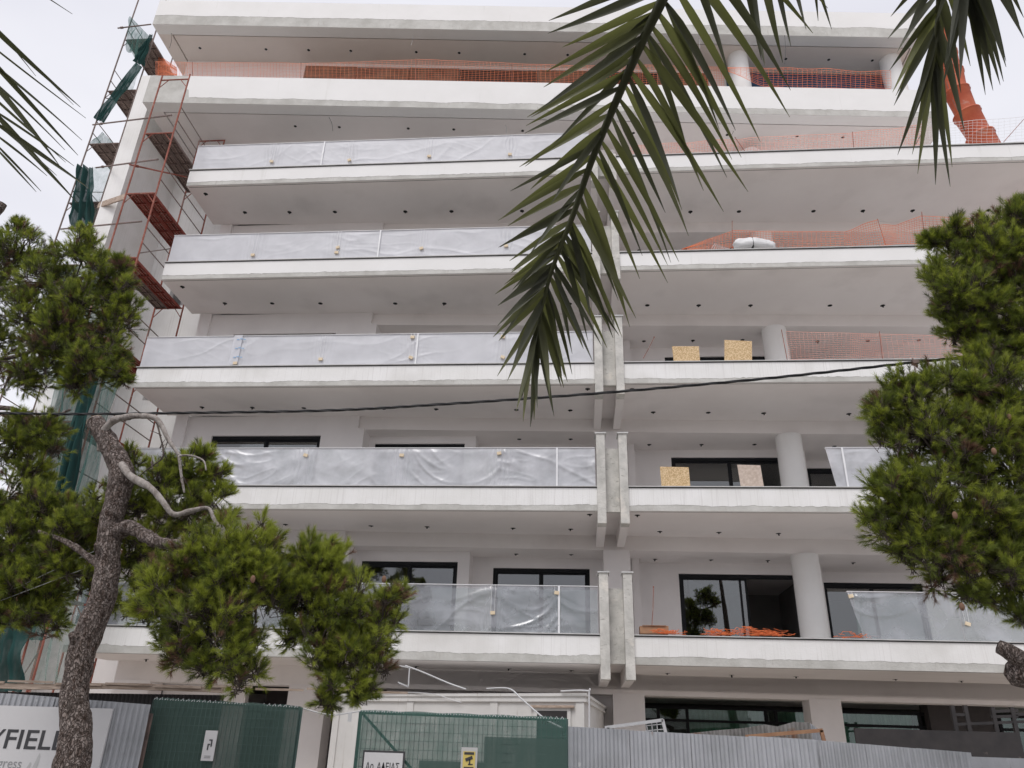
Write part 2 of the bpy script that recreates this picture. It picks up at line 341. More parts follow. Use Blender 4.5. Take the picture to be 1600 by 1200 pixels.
def woff(p):
    v = np.zeros(3)
    while p is not None: v += np.array(p.location); p = p.parent
    return v
def put(o, parent):
    if parent is not None:
        o.parent = parent
        o.location = tuple(np.array(o.location) - woff(parent))
def tag(o, label=None, cat=None, group=None, kind=None):
    if label: o['label'] = label
    if cat: o['category'] = cat
    if group: o['group'] = group
    if kind: o['kind'] = kind
    return o
def thing(name, label, cat, loc, group=None):
    o = bpy.data.objects.new(name, None); COL.objects.link(o); o.location = tuple(loc); o.empty_display_size = 0.3
    return tag(o, label, cat, group)
def text_mesh(body, name, m, parent, origin, ux, uz, size, extrude=0.002, shear=0.0, align='LEFT', width=None, bold=0.0):
    """flat lettering as mesh; ux = reading direction, uz = up"""
    cu = bpy.data.curves.new(name, 'FONT'); cu.body = body; cu.size = 1.0; cu.extrude = 0.0; cu.align_x = align; cu.offset = bold
    t = bpy.data.objects.new(name, cu); COL.objects.link(t)
    dg = bpy.context.evaluated_depsgraph_get(); me = bpy.data.meshes.new_from_object(t.evaluated_get(dg))
    bpy.data.objects.remove(t)
    va = np.array([v.co[:] for v in me.vertices])
    if len(va) == 0: return None
    ux = np.array(ux, float); uz = np.array(uz, float)
    sx = size
    if width: sx = width / (va[:, 0].max() - va[:, 0].min())
    w = np.array(origin, float) + np.outer(va[:, 0] * sx, ux) + np.outer(va[:, 1] * size, uz)
    nn = nrm(np.cross(ux, uz)); w = w + nn * extrude
    for i, v in enumerate(me.vertices): v.co = w[i]
    me.materials.clear(); me.materials.append(m); me.name = name
    o = bpy.data.objects.new(name, me); COL.objects.link(o); put(o, parent)
    return o
def smooth_path(pts, n=6):
    pts = [np.array(p, float) for p in pts]; P_ = [pts[0]] + pts + [pts[-1]]; out = []
    for i in range(1, len(P_) - 2):
        a, b, c, d = P_[i - 1], P_[i], P_[i + 1], P_[i + 2]
        for k in range(n):
            t = k / n
            out.append(0.5 * ((2 * b) + (-a + c) * t + (2 * a - 5 * b + 4 * c - d) * t * t + (-a + 3 * b - 3 * c + d) * t ** 3))
    out.append(pts[-1]); return out
def fn(x, y=0.0, z=0.0, s=1.0): return noise.noise(Vector((x * s, y * s, z * s)))

# ================================================================ SETTING
g = MB(); g.quad((-400, -400, -0.02), (400, -400, -0.02), (400, 400, -0.02), (-400, 400, -0.02))
g.build('ground', M['soil'], kind='structure')
g = MB(); g.quad((-120, -12, -0.012), (120, -12, -0.012), (120, 4.5, -0.012), (-120, 4.5, -0.012))
g.build('street', M['asphalt'], kind='structure')
g = MB()
for i in range(-20, 20): g.quad((i * 6, -3.8, -0.008), (i * 6 + 3, -3.8, -0.008), (i * 6 + 3, -3.68, -0.008), (i * 6, -3.68, -0.008))
g.build('road_marking', M['marking'], kind='structure')
g = MB(); g.box(-120, 120, 4.5, 4.65, -0.03, 0.12); g.box(-120, 120, 4.66, 9.4, -0.03, 0.115)
g.box(-120, 120, -15.5, -12, -0.03, 0.12)
g.build('pavement', M['paving'], kind='structure')

# ================================================================ APARTMENT BUILDING
B = thing('apartment_building', 'white seven storey apartment block under construction with long projecting balconies', 'building', (0, 18, 0))
YF = 16.75
XL, XR = -11.25, 12.95
def YA(x): return 18.97 + 0.034 * x
SOF = [3.15, 6.39, 9.55, 12.80, 16.03]            # undersides of the five skewed balcony slabs
COP = [3.73, 6.95, 10.11, 13.35, 16.60]           # coping heights
FL = [s_ + 0.30 for s_ in SOF]
XE = [16.0, 15.0, 14.2, 13.6, 12.95]
FX0, FX1 = 0.47, 1.18                               # the pair of concrete fins

def fascia(mb, x0, x1, zb, zt, yfun, raw, seed, rawx=None, amp=0.05):
    """front face: raw strip below, painted coat 5 mm proud above with a ragged edge. mats 0 paint, 1 raw"""
    n = max(2, int(abs(x1 - x0) / 0.07)); P0 = []; 
    for i in range(n + 1):
        x = x0 + (x1 - x0) * i / n
        h = raw + amp * (fn(x * 1.1, seed) + 0.5 * fn(x * 5, seed)) + (0.02 * fn(x * 17, seed))
        if rawx and x < rawx[0]: h = (zt - zb) * 0.999
        elif rawx and x < rawx[0] + 0.12: h = raw + (zt - zb - raw) * (0.35 + 0.3 * fn(x * 40, seed))
        P0.append((x, yfun(x), zb + max(0.015, min(h, zt - zb))))
    for i in range(n):
        (xa, ya, za), (xb, yb, zb2) = P0[i], P0[i + 1]
        mb.cur = 1; mb.quad((xa, ya, zb), (xb, yb, zb), (xb, yb, zb2), (xa, ya, za))
        mb.cur = 0; mb.quad((xa, ya - .005, za), (xb, yb - .005, zb2), (xb, yb - .005, zt), (xa, ya - .005, zt))
        mb.cur = 1; mb.quad((xa, ya, za), (xb, yb, zb2), (xb, yb - .005, zb2), (xa, ya - .005, za))
    mb.cur = 0

DLX = [-8.62, -7.22, -5.07, -3.67, -1.55, -0.14, 2.02, 3.44, 4.86, 7.02, 8.44, 9.86, 12.0]
def downlight(parent, x, y, z, r=0.065, fitting=True):
    m_ = MB(); k = 12
    m_.cur = 0
    n = len(m_.v)
    ring = [(x + r * math.cos(2 * math.pi * j / k), y + r * math.sin(2 * math.pi * j / k)) for j in range(k)]
    ringo = [(x + r * 1.3 * math.cos(2 * math.pi * j / k), y + r * 1.3 * math.sin(2 * math.pi * j / k)) for j in range(k)]
    for j in range(k):
        a, b = ring[j], ring[(j + 1) % k]; c, d = ringo[j], ringo[(j + 1) % k]
        m_.cur = 1; m_.quad((c[0], c[1], z - .004), (d[0], d[1], z - .004), (b[0], b[1], z - .007), (a[0], a[1], z - .007))
        m_.cur = 0
    m_.prism(ring, z - .006, z - .003)
    if fitting:   # short lamp tail hanging out of the hole
        m_.cur = 0; m_.tube([(x, y, z), (x + random.uniform(-.02, .02), y + .01, z - random.uniform(.02, .06))], 0.018, 6)
    return m_.build('downlight', [M['hole'], M['soffit']], parent)

for lv in range(5):
    zs, zc, zf, xe = SOF[lv], COP[lv], FL[lv], XE[lv]
    for side, (x0, x1) in enumerate(((XL, FX0), (FX1, xe))):
        m_ = MB()
        m_.prism([(x0, YF + .005), (x1, YF + .005), (x1, YA(x1)), (x0, YA(x0))], zs, zf)
        m_.box(x0, x1, YF + .005, YF + .17, zf, zc - .012)
        fascia(m_, x0, x1, zs + .0, zc - .012, lambda x: YF, 0.125 if lv else 0.16, lv * 7.3 + side, amp=0.03)
        m_.cur = 2; m_.quad((x0, YF + .03, zs - .003), (x1, YF + .03, zs - .003), (x1, YA(x1), zs - .003), (x0, YA(x0), zs - .003))
        if side == 0:
            m_.cur = 1; m_.quad((x0 - .003, YF + .02, zs), (x0 - .003, YF + .02, zc - .02), (x0 - .003, YF + .4, zc - .02), (x0 - .003, YF + .4, zs))
        sl_ = m_.build('balcony_slab', [M['paint' if lv < 3 else 'paint_up'], M['plaster_raw'], M['soffit']], B)
        # drip groove on the underside
        m_ = MB(); m_.box(x0 + .05, x1 - .05, YF + .075, YF + .09, zs - .005, zs + .01); m_.build('drip_groove', M['shadowgap'], sl_)
        m_ = MB(); m_.box(x0 - (.02 if side == 0 else 0), x1, YF - .045, YF + .19, zc - .010, zc + .008)
        m_.cur = 1; m_.box(x0, x1, YF - .018, YF - .006, zc - .034, zc - .0105)  # dark strip painting in the shadow line beneath the coping
        m_.build('coping', [M['coping'], M['shadowgap']], sl_)
        if side == 0:
            for x in DLX:
                if x0 + .3 < x < x1: downlight(sl_, x, YA(x) - .60, zs - .002, fitting=True)
            if lv in (1, 2): downlight(sl_, .30, YF + .30, zs - .002)
            if lv in (0, 1, 2, 3, 4) : downlight(sl_, -10.0, YA(-10) - .60, zs - .002)
            if lv in (3, 4): downlight(sl_, XL + .42, YF + .38, zs - .002)
        else:
            for x in DLX:
                if x0 + .3 < x < x1: downlight(sl_, x, YA(x) - .52, zs - .002, fitting=True)
            if lv in (1, 2): downlight(sl_, 1.38, YF + .33, zs - .002)
    # edge beam and inner dropped ceiling
    xb = -5.85
    m_ = MB(); m_.prism([(xb, YA(xb)), (xe, YA(xe)), (xe, 26), (xb, 26)], zs - .36, zf)
    cl = m_.build('ceiling_beam', M['soffit'], B)
    for x in DLX:
        if -2.6 < x < 0.3: downlight(cl, x, 19.52, zs - .362, 0.06)
        if x > 1.5: downlight(cl, x * 1.0, 19.95 if x < 6 else 20.1, zs - .362, 0.06)

def wall_with_opening(parent, x0, x1, y, th, z0, z1, ops, material='wall'):
    """wall of boxes round rectangular openings (ox0, ox1, oz0, oz1)"""
    m_ = MB(); xs = x0
    for (a, b, c, d) in sorted(ops):
        if a > xs: m_.box(xs, a, y, y + th, z0, z1)
        if c > z0: m_.box(a, b, y, y + th, z0, c)
        if d < z1: m_.box(a, b, y, y + th, d, z1)
        xs = b
    if xs < x1: m_.box(xs, x1, y, y + th, z0, z1)
    return m_.build('wall', M[material], parent)
def window(parent, x0, x1, y, z0, z1, leaves=2, open_leaf=None, fw=0.07):
    """sliding window: outer frame, mullions, one pane per leaf"""
    m_ = MB(); d0, d1 = y - .02, y + .10
    m_.box(x0, x1, d0, d1, z1 - fw * 1.3, z1); m_.box(x0, x1, d0, d1, z0, z0 + fw)
    m_.box(x0, x0 + fw, d0, d1, z0 + fw, z1 - fw * 1.3); m_.box(x1 - fw, x1, d0, d1, z0 + fw, z1 - fw * 1.3)
    w = (x1 - x0 - 2 * fw) / leaves
    f_ = m_.build('window', M['frame'], parent)
    for i in range(leaves):
        a = x0 + fw + i * w
        s_ = MB(); yy = y + .02 + .03 * (i % 2)
        if open_leaf == i: a = a - w * 0.9; yy = y + .05
        s_.box(a, a + .055, yy, yy + .028, z0 + fw, z1 - fw * 1.3); s_.box(a + w - .055, a + w, yy, yy + .028, z0 + fw, z1 - fw * 1.3)
        s_.box(a + .055, a + w - .055, yy, yy + .028, z0 + fw, z0 + fw + .06); s_.box(a + .055, a + w - .055, yy, yy + .028, z1 - fw * 1.3 - .05, z1 - fw * 1.3)
        s_.build('sash', M['frame'], f_)
        p_ = MB(); p_.box(a + .055, a + w - .055, yy + .01, yy + .018, z0 + fw + .06, z1 - fw * 1.3 - .05); p_.build('pane', M['glass'], f_)
    return f_
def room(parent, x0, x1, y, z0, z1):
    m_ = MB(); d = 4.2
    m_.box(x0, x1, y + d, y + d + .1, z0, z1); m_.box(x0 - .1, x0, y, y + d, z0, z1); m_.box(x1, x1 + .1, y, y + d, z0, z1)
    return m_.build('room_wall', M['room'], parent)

for lv in range(5):
    z0 = FL[lv]; z1 = (SOF[lv + 1] if lv < 4 else 19.25); zh = COP[lv] + 2.03; zo = z0 + .03
    xe = XE[lv]
    # first block, flush with the beam, with a corner pier
    y1 = 18.70
    wall_with_opening(B, -10.65, -5.85, y1 - .02, .22, z0, z1, [(-9.9, -6.85, zo, zh)])
    window(B, -9.9, -6.85, y1 + .06, zo, zh); room(B, -10.6, -6.0, y1 + .25, z0, z1)
    m_ = MB(); m_.box(-11.0, -10.65, y1 - .09, 20.3, z0, z1); m_.build('corner_pier', M['wall'], B)
    m_ = MB(); m_.box(-5.85, -5.68, y1 - .02, 20.3, z0, z1 - .36 if lv < 4 else z1); m_.build('side_wall', M['wall'], B)
    zt = z1 - .36
    wall_with_opening(B, -5.68, -2.90, 19.3, .2, z0, zt, [(-5.52, -3.02, zo, zh)])
    window(B, -5.52, -3.02, 19.38, zo, zh); room(B, -5.6, -2.95, 19.55, z0, zt)
    m_ = MB(); m_.box(-2.90, -2.72, 19.3, 20.6, z0, zt); m_.build('side_wall', M['wall'], B)
    wall_with_opening(B, -2.72, 1.6, 19.95, .2, z0, zt, [(-2.18, .33, zo, zh)])
    window(B, -2.18, .33, 20.03, zo, zh); room(B, -2.7, 1.2, 20.2, z0, zt)
    wall_with_opening(B, 1.6, 6.3, 20.4, .2, z0, zt, [(2.65, 5.85, zo, zh)])
    window(B, 2.65, 5.85, 20.48, zo, zh, 2, open_leaf=1 if lv == 0 else None); room(B, 1.7, 6.25, 20.65, z0, zt)
    m_ = MB(); m_.box(1.42, 1.6, 19.9, 20.6, z0, zt); m_.build('side_wall', M['wall'], B)
    m_ = MB(); m_.box(6.14, 6.3, 20.62, 21.4, z0, zt); m_.build('side_wall', M['wall'], B)
    wall_with_opening(B, 6.3, xe - 1.2, 21.3, .2, z0, zt, [(6.55, 9.12, zo, zh)])
    window(B, 6.55, 9.12, 21.38, zo, zh); room(B, 6.5, 9.6, 21.55, z0, zt)
    # round columns
    m_ = MB()
    m_.tube([(5.62, 19.40, z0), (5.62, 19.40, zt + .001)], .33, 40, caps=False); m_.build('round_column', M['paint_up'], B, smooth=True)
    m_ = MB(); m_.box(.66, 1.31, 18.98, 19.55, z0, zt + .001); m_.build('square_column', M['wall'], B)

# paired raw concrete fins between the balconies, with plates on top
for lv in range(5):
    zb = SOF[lv] - .30; zt = COP[lv] + 1.27
    if lv == 4: zt = COP[4] + 0.05
    for (a, b) in ((FX0, .67), (.985, FX1)):
        m_ = MB(); m_.box(a + .002, b - .002, YF - .06, YF + .28, SOF[lv] - .3, zt)
        fn_ = m_.build('concrete_fin', M['concrete'], B)
        m_ = MB(); m_.box(a + .004, b - .004, YF - .055, 18.98, zb + .003, SOF[lv] + .02); m_.build('fin_beam', M['soffit'], fn_)
        if lv < 4:
            m_ = MB(); m_.box(a - .03, b + .03, YF - .09, YF + .31, zt, zt + .03); m_.build('cap_plate', M['coping'], fn_)
    m_ = MB(); m_.box(.67, .985, YF + .16, YF + .27, SOF[lv] + .02, COP[lv] + (.98 if lv < 4 else 0))
    m_.build('recessed_concrete_panel', M['concrete'], B)
    m_ = MB(); m_.prism([(FX0, YF + .28), (FX1, YF + .28), (FX1, 19), (FX0, 19)], SOF[lv] + .02, FL[lv]); m_.build('slab_infill', M['soffit'], B)

# left wing wall and recessed bay
m_ = MB(); m_.box(-14.32, -13.78, 17.5, 26, 0, 21.4); m_.build('wing_wall', M['paint'], B)
ops = []
for (ya, yb) in ((510, 525), (672, 702)): pass
bay = MB()
zop = [(4.2, 6.1), (7.5, 9.1), (10.6, 12.25), (13.9, 15.4)]
m_ = wall_with_opening(B, -13.78, -11.0, 19.9, .22, 0, 4.2, [])
for i, (a, b) in enumerate(zop):
    top = zop[i + 1][0] if i < 3 else 19.25
    wall_with_opening(B, -13.78, -11.0, 19.9, .22, a, top, [(-12.95, -11.35, a, b)], 'paint')
    m_ = MB(); m_.box(-12.95, -11.35, 20.6, 20.7, a, b); m_.box(-12.95, -11.35, 20.12, 20.6, b, b + .05); m_.build('recess_back', M['wall'], B)
m_ = MB(); m_.box(-14.3, 14, 25.9, 26.1, 0, 19.2); m_.build('rear_wall', M['wall'], B)
m_ = MB(); m_.box(11.6, 11.8, 21.5, 26, 3.2, 19.2); m_.build('end_wall', M['wall'], B)

# ground floor
gz = 2.70
m_ = MB(); m_.prism([(-11, YA(-11)), (16, YA(16)), (16, YA(16) + .6), (-11, YA(-11) + .6)], gz, SOF[0] + .02); m_.build('ground_floor_beam', M['soffit'], B)
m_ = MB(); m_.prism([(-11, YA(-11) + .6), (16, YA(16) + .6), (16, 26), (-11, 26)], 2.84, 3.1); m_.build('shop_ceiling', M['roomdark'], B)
for (a, b) in ((-10.98, -10.1), (-6.75, -5.85), (.80, 1.52), (5.22, 5.92)):
    m_ = MB(); m_.prism([(a, YA(a) - .02), (b, YA(b) - .02), (b, YA(b) + .6), (a, YA(a) + .6)], 0, gz + .03); m_.build('ground_floor_column', M['wall'], B)
m_ = MB(); m_.box(-5.85, -4.6, 19.9, 20.0, 0, gz + .1); m_.build('dark_shop_shade_wall', M['roomdark'], B)  # near-black wall: the shade between column and office put in as colour
m_ = MB(); m_.box(-4.6, .8, 19.5, 19.7, 0, gz); m_.build('ground_floor_wall', M['wall'], B)
m_ = MB(); m_.box(-10.1, -8.0, 19.3, 19.5, 0, gz); m_.build('ground_floor_wall', M['wall'], B)
m_ = MB(); m_.box(-8.0, -6.75, 20.6, 20.7, 0, 2.84); m_.build('dark_shop_shade_wall', M['roomdark'], B)
def shopfront(x0, x1, xs, y=21.5, zt=2.54):
    m_ = MB(); m_.box(x0, x1, y - .03, y + .05, zt, zt + .06); m_.box(x0, x1, y - .03, y + .05, 2.24, 2.30)
    for x in xs: m_.box(x - .035, x + .035, y - .035, y + .055, 0, zt)
    f_ = m_.build('shop_window', M['frame'], B)
    for a, b in zip(xs[:-1], xs[1:]):
        p_ = MB(); p_.box(a + .04, b - .04, y, y + .01, .1, 2.235); p_.box(a + .04, b - .04, y, y + .01, 2.305, zt - .005); p_.build('pane', M['greenglass'], f_)
shopfront(1.2, 5.9, [1.25, 2.05, 2.78, 4.75, 5.0, 5.85])
shopfront(6.4, 16, [6.55, 8.5, 10.4, 12.6, 15])
m_ = MB(); m_.box(1.2, 16, 24.0, 24.1, 0, 3.0); m_.build('dark_shop_shade_wall', M['roomdark'], B)
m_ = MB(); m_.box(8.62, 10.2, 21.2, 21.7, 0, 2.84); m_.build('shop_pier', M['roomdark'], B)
# green netting hung inside the shop glass
for (a, b) in ((2.8, 4.75), (6.6, 8.4), (5.05, 5.8)):
    m_ = MB(); m_.grid(lambda u, v: (a + (b - a) * u, 21.75 + .05 * math.sin(u * 22) + .1 * fn(u * 9, v * 2), .3 + 2.3 * v), 40, 6)
    m_.build('green_curtain', mat('green_curtain', (0.26, 0.42, 0.34), (0.55, 0.70, 0.60), 3, 0.8, stretch=(4, 1, .3)), B, smooth=True)

# the two upper storeys, turned a little against the balconies below
def F6(x): return 16.60 + 0.0763 * (x + 13.3)
def band(name, x0, x1, zb, zt, raw, rawx, seed, soff):
    m_ = MB()
    m_.prism([(x0, F6(x0) + .005), (x1, F6(x1) + .005), (x1, F6(x1) + .2), (x0, F6(x0) + .2)], zb + .3, zt)
    m_.prism([(x0, F6(x0) + .005), (x1, F6(x1) + .005), (x1, F6(x1) + .40), (x0, F6(x0) + .40)], zb, zb + .3)
    fascia(m_, x0, x1, zb, zt, F6, raw, seed, rawx, amp=0.045)
    m_.cur = 1; m_.quad((x0 - .003, F6(x0) + .01, zb + .01), (x0 - .003, F6(x0) + .01, zt - .01), (x0 - .003, 22, zt - .01), (x0 - .003, 22, zb + .01))
    o = m_.build(name, [M['paint_up'], M['plaster_raw']], B)
    # border strips left and right, dark joint, inner soffit boards a little higher
    m_ = MB(); m_.prism([(x0, F6(x0) + .40), (x0 + .45, F6(x0 + .45) + .40), (x0 + .45, 23), (x0, 23)], zb, zb + .28)
    m_.build('soffit_border', M[soff], o); m_ = MB()
    m_.prism([(x1 - .45, F6(x1 - .45) + .40), (x1, F6(x1) + .40), (x1, 23), (x1 - .45, 23)], zb, zb + .28)
    m_.build('soffit_border', M[soff], o)
    a, b = x0 + .49, x1 - .49
    m_ = MB(); m_.prism([(a, F6(a) + .44), (b, F6(b) + .44), (b, 23), (a, 23)], zb + .012, zb + .28); sb = m_.build('soffit_board', M[soff], o)
    m_ = MB(); m_.prism([(x0 + .01, F6(x0) + .3), (x1 - .01, F6(x1) + .3), (x1 - .01, 23), (x0 + .01, 23)], zb + .285, zb + .295); m_.build('joint_backing', M['shadowgap'], o)
    m_ = MB(); m_.prism([(x0 + .01, F6(x0) + .205), (x1 - .01, F6(x1) + .205), (x1 - .01, 23), (x0 + .01, 23)], zb + .302, zb + .33); m_.build('floor_screed', M['plaster_raw'], o)
    return o, sb
o6, s6 = band('floor_band', -13.3, 11.35, 19.25, 20.38, .23, (-12.05,), 3.0, 'soffit')
o7, s7 = band('roof_band', -13.78, 11.55, 22.68, 23.82, .42, None, 9.0, 'soffit_up')
for x in (-8.86, -7.45, -5.25, -3.8, -1.61, 1.9, 3.43, 4.86, 7.06, 8.5):
    m_ = downlight(o6, x, 17.85 + .0763 * (x + 8.86), 19.262, .05, fitting=False)
for x in (-12.63, -10.38, -8.93, -7.5, -5.28, -3.83, -1.62, -.17, 2.0, 3.4, 5.7, 7.14, 8.57, 10.02):
    m_ = downlight(o7, x, 17.59 + .0763 * (x + 12.63), 22.692, .05, fitting=False)
# walls of the sixth storey: boarded openings, blue insulation, round column
def F6b(x): return F6(x) + 1.5
m_ = MB()
for a, b in ((-13.3, -9.2), (4.6, 5.2)): m_.prism([(a, F6b(a)), (b, F6b(b)), (b, F6b(b) + .2), (a, F6b(a) + .2)], 19.5, 22.7)
m_.prism([(-9.2, F6b(-9.2)), (4.6, F6b(4.6)), (4.6, F6b(4.6) + .2), (-9.2, F6b(-9.2) + .2)], 22.58, 22.7)
m_.build('wall', M['wall'], B)
for i, (a, b) in enumerate(((-9.2, -7.4), (-7.4, -5.6), (-5.6, -3.9), (-3.9, -1.2), (-1.2, .8), (.8, 2.9), (2.9, 4.6))):
    m_ = MB(); off = .05 * (i % 2); m_.prism([(a + .02, F6b(a) + off), (b - .02, F6b(b) + off), (b - .02, F6b(b) + .1 + off), (a + .02, F6b(a) + .1 + off)], 19.5, 22.57)
    m_.build('opening_board', [M['brownwood'], M['blackboard']][1 if i in (3, 5) else 0], B)
m_ = MB(); m_.prism([(5.2, F6b(5.2)), (10.9, F6b(10.9)), (10.9, F6b(10.9) + .2), (5.2, F6b(5.2) + .2)], 19.5, 22.62); m_.build('insulated_wall', M['blue'], B)
for px in (1159, 1411):
    c = atZ(px, 125, 21.3) if px > 1300 else atZ(px, 120, 21.6)
    m_ = MB(); m_.tube([(c[0], F6(c[0]) + .95, 19.5), (c[0], F6(c[0]) + .95, 22.7)], .33, 32, caps=False); m_.build('round_column', M['paint_up'], B, smooth=True)
# fifth storey back wall
m_ = MB(); m_.prism([(-5.8, 19.9), (11.2, 20.8), (11.2, 21), (-5.8, 20.1)], FL[4], 19.3); m_.build('wall', M['wall'], B)
m_ = MB(); m_.prism([(-13.7, 17.3), (11.4, 18.9), (11.4, 26), (-13.7, 26)], 23.0, 23.2); m_.build('roof_slab', M['concrete'], B)

# wires left hanging out of the lamp holes
for k, (x, y, x2, y2) in enumerate(((514, 183, 520, 205), (790, 195, 790, 212), (645, 55, 642, 71), (1226, 55, 1226, 100), (547, 80, 545, 86), (326, 215, 328, 232), (1146, 205, 1140, 214), (1092, 60, 1092, 82), (1430, 74, 1433, 92), (268, 52, 265, 75))):
    z_ = 22.68 if y < 110 else 19.25
    a = atZ(x, y, z_ - .004); b = atY(x2, y2, a[1] - .02); m_ = MB(); m_.tube(smooth_path([a, (a + b) / 2 + (.03, 0, .02), b], 4), .006, 5)
    m_.build('hanging_wire', M['cablew' if k % 3 else 'cable'], B)
# glass rails behind the film
def rails(lv, x0, x1, n):
    w = (x1 - x0) / n
    for i in range(n):
        m_ = MB(); m_.box(x0 + i * w + .01, x0 + (i + 1) * w - .01, YF + .09, YF + .102, COP[lv] + .01, COP[lv] + .93)
        m_.build('rail_glass', M['railglass'], B)
for lv in range(5): rails(lv, XL + .05, FX0 - .03, 6)
rails(0, 5.75, 12, 3); rails(1, 5.8, 12, 3)

# ================================================================ PLASTIC FILM
def film(label, px0, px1, lv, mkey, clips, seed, y=YF + .06, x0=None, x1=None, wr=1.0, h=.935, sag=0, slant=0.0, tapes=(), swag=.15):
    zb, zt = COP[lv] + .012, COP[lv] + h
    xa = x0; xb = x1; L = xb - xa
    cz = [(c, zz) for c, zz in clips]
    t = thing('plastic_sheet', label, 'plastic sheet', ((xa + xb) / 2, y, zb), 'plastic sheets wrapped over the glass balcony rails')
    nu = int(L / .026); nv = 36
    def P_(u, v):
        x = xa + L * u; z = zb + (zt - zb) * v
        x += slant * (1 - v) * max(0, 1 - u * L / .8)
        d = 0
        cs = sorted(c for c, _ in cz) if cz else [xa]
        # swags between neighbouring clips: folds run along the hanging curves
        near = min(cs, key=lambda c_: abs(c_ - x)); dxn = x - near
        nb = [c_ for c_ in cs if (c_ - near) * dxn > 0]; gap = abs(min(nb, key=lambda c_: abs(c_ - near)) - near) if nb else 2.2
        uu_ = min(1.0, abs(dxn) / (gap / 2)); q = (z - zb) + swag * (1 - (1 - uu_) ** 2)
        wx = x + .25 * noise.noise(Vector((x * .8, z * 1.2, seed + 2))); wz = q + .16 * noise.noise(Vector((x * 1.1, z, seed + 5)))
        def crease(a_, b_, sd): return (1 - min(1.0, abs(noise.noise(Vector((a_, b_, sd)))) * 2.6)) ** 3
        an = .35 * math.sin(seed * 7) + .15 * noise.noise(Vector((x * .25, seed, 1.0)))
        ca, sa_ = math.cos(an), math.sin(an)
        mk_ = max(0.0, min(1.0, .5 + 1.6 * noise.noise(Vector((x * .8, z * .8, seed + 31)))))
        d += .013 * wr * crease((wx * ca + wz * sa_) * .6, (wz * ca - wx * sa_) * 2.4, seed) * (.25 + mk_)
        d += .006 * wr * crease((wx * ca - wz * sa_) * 1.1, (wz * ca + wx * sa_) * 4.2, seed + 11) * mk_
        g_ = math.exp(-((abs(dxn) / .20) ** 2)); d += .010 * wr * g_ * math.sin(abs(dxn) * 60 + 5 * fn(z * 2, near, seed)) * min(1, abs(dxn) * 12)
        d += .014 * wr * noise.noise(Vector((x * .9 + z * .8, z * 1.6 - x * .5, seed)))
        d += .0016 * wr * crease(x * 5, z * 7, seed + 20) * mk_
        edge = min(1, (1 - v) * 9)
        if sag: z += sag * max(0, math.sin(u * 9 + seed)) * (1 - v) * .6
        return (x, y - .01 - d * (.15 + .85 * edge), z)
    m_ = MB(); m_.grid(P_, nu, nv); m_.build('film', M[mkey], t, smooth=True)
    m_ = MB(); m_.box(xa, xb, y - .035, y + .05, zt, zt + .012); m_.build('film_edge', M['tape'], t)
    for c, zz in cz:
        cc = zb + zz * (zt - zb); m_ = MB(); a = random.uniform(-.4, .4); s_, k_ = .042, .03
        ux = (math.cos(a), 0, math.sin(a)); uz = (-math.sin(a), 0, math.cos(a))
        m_.obox((c, y - .05, cc), ux, (0, 1, 0), uz, .05, .018, .035); m_.build('spacer_block', M['clip'], t)
        m_ = MB(); m_.box(c - .045, c - .04, y - .04, y - .035, cc, zt); m_.box(c + .035, c + .04, y - .04, y - .035, cc, zt); m_.build('string', M['tape'], t)
    for tx in tapes:
        m_ = MB(); m_.grid(lambda u, v: (tx + .04 * u, y - .042 + .004 * math.sin(v * 9), zb + (zt - zb) * v), 1, 6); m_.build('tape_strip', M['tape'], t)
    return t
def X(px, py, Y=YF + .06): return atY(px, py, Y)[0]
film('opaque grey plastic sheet on the fifth balcony up, topmost of the plastic sheets', 0, 0, 4, 'film',
     [(X(426, 250), .25), (X(547, 248), .2), (X(671, 245), .25), (X(797, 241), .22), (X(700, 242), .8)][:4], 1.1, x0=XL + .02, x1=FX0 - .03, wr=.6, h=.95, swag=.05, tapes=(X(505, 235),))
film('pale grey plastic sheet with radiating creases on the fourth balcony up', 0, 0, 3, 'film',
     [(X(399, 385), .2), (X(529, 385), .4), (X(527, 393), .22), (X(659, 388), .3), (X(791, 385), .32)], 2.3, x0=XL + .02, x1=FX0 - .03, wr=.8, h=.93, swag=.08, tapes=(X(592, 380),))
t3 = film('light plastic sheet with blue tape marks on the third balcony up', 0, 0, 2, 'film',
     [(X(370, 562), .1), (X(503, 555), .2), (X(643, 555), .22), (X(645, 530), .88), (X(786, 530), .85), (X(786, 555), .2)], 3.7, x0=XL + .02, x1=FX0 - .03, wr=.7, h=.90, swag=.05, tapes=(X(650, 550),))
m_ = MB(); m_.grid(lambda u, v: (X(364, 545) + .22 * u, YF + .008, COP[2] + .06 + .86 * v), 1, 1); m_.build('tape_patch', M['film_mid'], t3)
for k in range(3):
    m_ = MB()
    for q in range(3): m_.box(X(369 + 5 * q, 545), X(373 + 5 * q, 545), YF - .006, YF - .002, COP[2] + .25 + .26 * k + .02 * (q % 2), COP[2] + .275 + .26 * k + .02 * (q % 2))
    m_.build('blue_mark', M['bluetape'], t3)
film('crumpled shiny plastic sheet with swagged folds on the second balcony up', 0, 0, 1, 'film_mid',
     [(X(332, 715), .88), (X(478, 716), .8), (X(628, 716), .8), (X(780, 713), .85)], 5.2, x0=XL + .02, x1=FX0 - .03, wr=1.7, h=.95, swag=.40, tapes=(X(869, 730),))
film('dark see-through plastic sheet on the lowest balcony, left of the concrete fins', 0, 0, 0, 'film_thin',
     [(X(770, 962), .4), (X(870, 925), .85), (X(350, 962), .5)], 6.6, x0=XL + .02, x1=FX0 - .02, wr=2.0, h=.99, swag=.4, tapes=(X(872, 950),))
